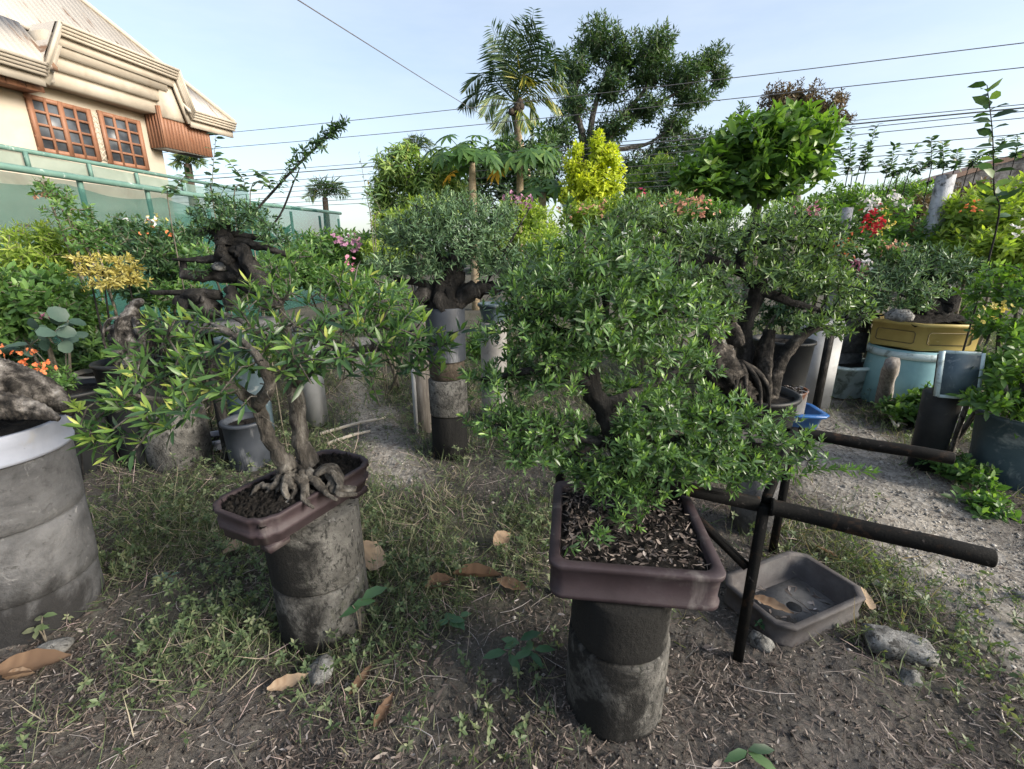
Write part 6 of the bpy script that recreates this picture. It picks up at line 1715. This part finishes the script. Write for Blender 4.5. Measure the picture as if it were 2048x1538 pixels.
for k, u_ in enumerate(np.linspace(-.5, .5, 9)):
    w_, h_ = .05 * (1 - .2 * abs(u_) + r_.normal() * .05), .06 * (1 - .25 * u_ + r_.normal() * .05)
    pr = [(-w_, .0), (w_, .0), (w_ * 1.02, h_ * .92), (w_ * .94, h_), (-w_ * .8, h_ * 1.02), (-w_ * .98, h_ * .85)]
    sh = .06 if k in (0, 8) else 0
    rg.append(np.array([q + ax[0] * (u_ * L * 1.05 + r_.normal() * .004) + ax[1] * (y_ * (1 - sh * 2) + .05 + r_.normal() * .003) + np.array([0, 0, .035 + z_ * (1 - sh) + r_.normal() * .003]) for y_, z_ in pr]))
b.rings(rg)
tagit(b.build('concrete_chunk', M_rock), 'broken slab of grey concrete lying on the soil at the lower right', 'rubble')

# ------------------------------------------------------------------ big dead leaves and seedlings
def deadleaf(x, y, L, W, ang, lb, curl=.35, tilt=.2, col=.5, z=0.0, roll=.5):
    p = gr(x, y, z)
    L, W, z = L * 1.2, W * 1.2, z + .012
    nu, nv = 13, 7
    U, Vv = np.meshgrid(np.linspace(0, 1, nu), np.linspace(-1, 1, nv), indexing='ij')
    w = W * np.sin(np.pi * (U * .94 + .03) ** .85)
    X = (U - .5) * L; Y_ = Vv * w / 2 * (1 - .2 * roll)
    Z_ = roll * np.abs(Vv) ** 1.6 * w * .5 + curl * L * (U - .45) ** 2 + .003 * np.sin(U * 23 + Vv * 3) * np.abs(Vv)
    c_, s_ = math.cos(R(ang)), math.sin(R(ang))
    Z_ = Z_ + tilt * (Y_ + W / 2) + .008
    P = np.stack([p[0] + X * c_ - Y_ * s_, p[1] + X * s_ + Y_ * c_, gz(p[0], p[1]) + z + Z_], -1)
    i = (np.arange(nu - 1)[:, None] * nv + np.arange(nv - 1)[None]).ravel()
    rv = np.clip(col + .25 * vn(P[..., 0] * 30, P[..., 1] * 30, 1, int(x)) + .15 * np.cos(U * 40) * (np.abs(Vv) > .15), 0, 1)
    ob = mk('dead_leaf', P, [np.stack([i, i + 1, i + nv + 1, i + nv], -1)], G_deadleaf, None, rv.ravel(), True)
    tagit(ob, lb, 'leaf', 'large fallen leaves')
deadleaf(750, 1140, .17, .11, 95, 'large pale dead leaf propped against the two tier pedestal', .15, .9, .95)
deadleaf(955, 1170, .19, .07, -3, 'long curled brown dead leaf in the middle of the weeds', .2, .1, .25, roll=1.1)
deadleaf(880, 1185, .11, .07, 25, 'dark crumpled dead leaf left of the curled brown one', .4, .3, .02, roll=.9)
deadleaf(1005, 1100, .11, .06, 50, 'tan dead leaf standing in the weeds near the square pot', .2, .7, .75)
deadleaf(1025, 1190, .13, .05, -25, 'thin brown dead leaf close to the square pot', .3, .3, .5)
deadleaf(487, 1110, .15, .055, 60, 'tan spotted dead leaf under the corner of the lobed pot', .2, .4, .9)
deadleaf(70, 1345, .20, .08, 15, 'wide reddish dead leaf at the lower left edge', .2, .3, .3)
deadleaf(42, 1362, .09, .04, 5, 'small tan dead leaf under the wide reddish one', .2, .2, .6)
deadleaf(580, 1385, .11, .035, 25, 'orange brown dead leaf just below the rounded pale stone', .3, .6, .8)
deadleaf(1728, 1222, .10, .06, 60, 'pale dead leaf sticking out behind the empty pot', .2, .9, 1)
deadleaf(1650, 1115, .09, .05, 120, 'dead leaf behind the far corner of the empty pot', .2, .5, .85)
deadleaf(725, 1375, .11, .03, 70, 'dull brown dead leaf on the soil right of the rounded pale stone', .3, .2, .2)
deadleaf(1540, 1232, .13, .05, -40, 'dead leaf lying inside the empty pot', .15, .1, .6, z=.025)
deadleaf(770, 1440, .10, .035, 75, 'dark dead leaf at the bottom of the photo', .3, .2, .15)
def seedling(x, y, lb, stems, L, W, mat, h=.1):
    p = gr(x, y); p[2] = gz(p[0], p[1])
    t = thing('seedling', lb, 'plant', p)
    b = B(); P, Dd, N_, Ls = [], [], [], []
    for (dx, dy, dz, n2) in stems:
        e = p + np.array([dx, dy, dz])
        b.tube([p - [0, 0, .01], p + np.array([dx * .35, dy * .35, dz * .7]), e], [.003, .0025, .0018], 5, 4)
        for k in range(n2):
            u_ = 1 - .5 * k / max(1, n2)
            a = k * 2.5 + rng.uniform(0, 1)
            P.append(p + np.array([dx, dy, dz]) * [u_, u_, u_ ** .7]); Dd.append([math.cos(a), math.sin(a) - .3, .15]); N_.append([0, -.3, 1]); Ls.append(L * rng.uniform(.75, 1.1))
    b.build('stem', M_twig, t)
    V, F, r = leaves(np.array(P), np.array(Dd), np.array(N_, float), np.array(Ls), np.array(Ls) * W / L, .3, LANCE)
    m8 = 8
    for k in range(len(P)):
        f0 = [f[[k * (len(f) // len(P)) + j for j in range(len(f) // len(P))]] - k * m8 for f in F]
        mk('leaf', V[k * m8:(k + 1) * m8], f0, mat, t, r[k * m8:(k + 1) * m8])
seedling(1040, 1345, 'broad leaved seedling in front of the weeds left of the front right pedestal', [(-.06, 0, .08, 3), (.05, -.02, .10, 4), (.0, .03, .09, 3)], .085, .036, G_blue)
seedling(722, 1275, 'seedling with one big bluish leaf against the two tier pedestal', [(-.01, -.02, .17, 1), (.02, .0, .18, 2)], .10, .05, G_blue)
seedling(95, 1290, 'small three leaved seedling at the foot of the left edge pedestal', [(.0, -.02, .09, 4), (.02, 0, .13, 3)], .05, .03, G_weed)
seedling(1490, 1525, 'single broad leaf poking up at the bottom edge right of centre', [(.0, .0, .03, 3)], .08, .03, G_dark)
seedling(330, 1175, 'pale leaved seedling left of the two tier pedestal', [(.0, -.01, .06, 5), (.04, 0, .05, 3)], .045, .022, G_lotus)
seedling(900, 1265, 'low seedling in the weeds between the pedestals', [(.0, -.01, .05, 4), (.04, .01, .05, 3)], .06, .035, G_blue)
seedling(1520, 1275, 'tuft of small leaves beside the stand leg', [(.0, 0, .07, 5), (.02, .01, .06, 4), (-.02, 0, .05, 4)], .03, .012, G_blue)
for (xa, ya, xb, yb_, lb_) in ((640, 868, 770, 835, 'upper bleached stick lying on the path'), (655, 888, 740, 862, 'lower bleached stick lying on the path')):
    b = B(); b.tube([gr(xa, ya, .02), (gr(xa, ya, .02) + gr(xb, yb_, .02)) / 2 + [0, 0, .012], gr(xb, yb_, .025)], [.016, .014, .011], 8, 4, .04); tagit(b.build('stick', M_stick), lb_, 'stick', 'sticks on the path')
for (xs, lb_) in (([(1480, 1370), (1495, 1345), (1520, 1385), (1522, 1410)], 'looped dry stem below the stand leg'), ([(1850, 1350), (1880, 1345), (1935, 1390)], 'dry stem beside the concrete chunk'), ([(285, 1460), (310, 1400), (370, 1380)], 'long dry stem on the soil at the lower left'), ([(2035, 1395), (2005, 1410), (2010, 1445), (2045, 1480)], 'curved dry stem at the lower right edge')):
    b = B(); b.tube([gr(x, y, .012) for x, y in xs], .0028, 5, 6); tagit(b.build('dry_stem', M_stick), lb_, 'stem', 'dry stems')
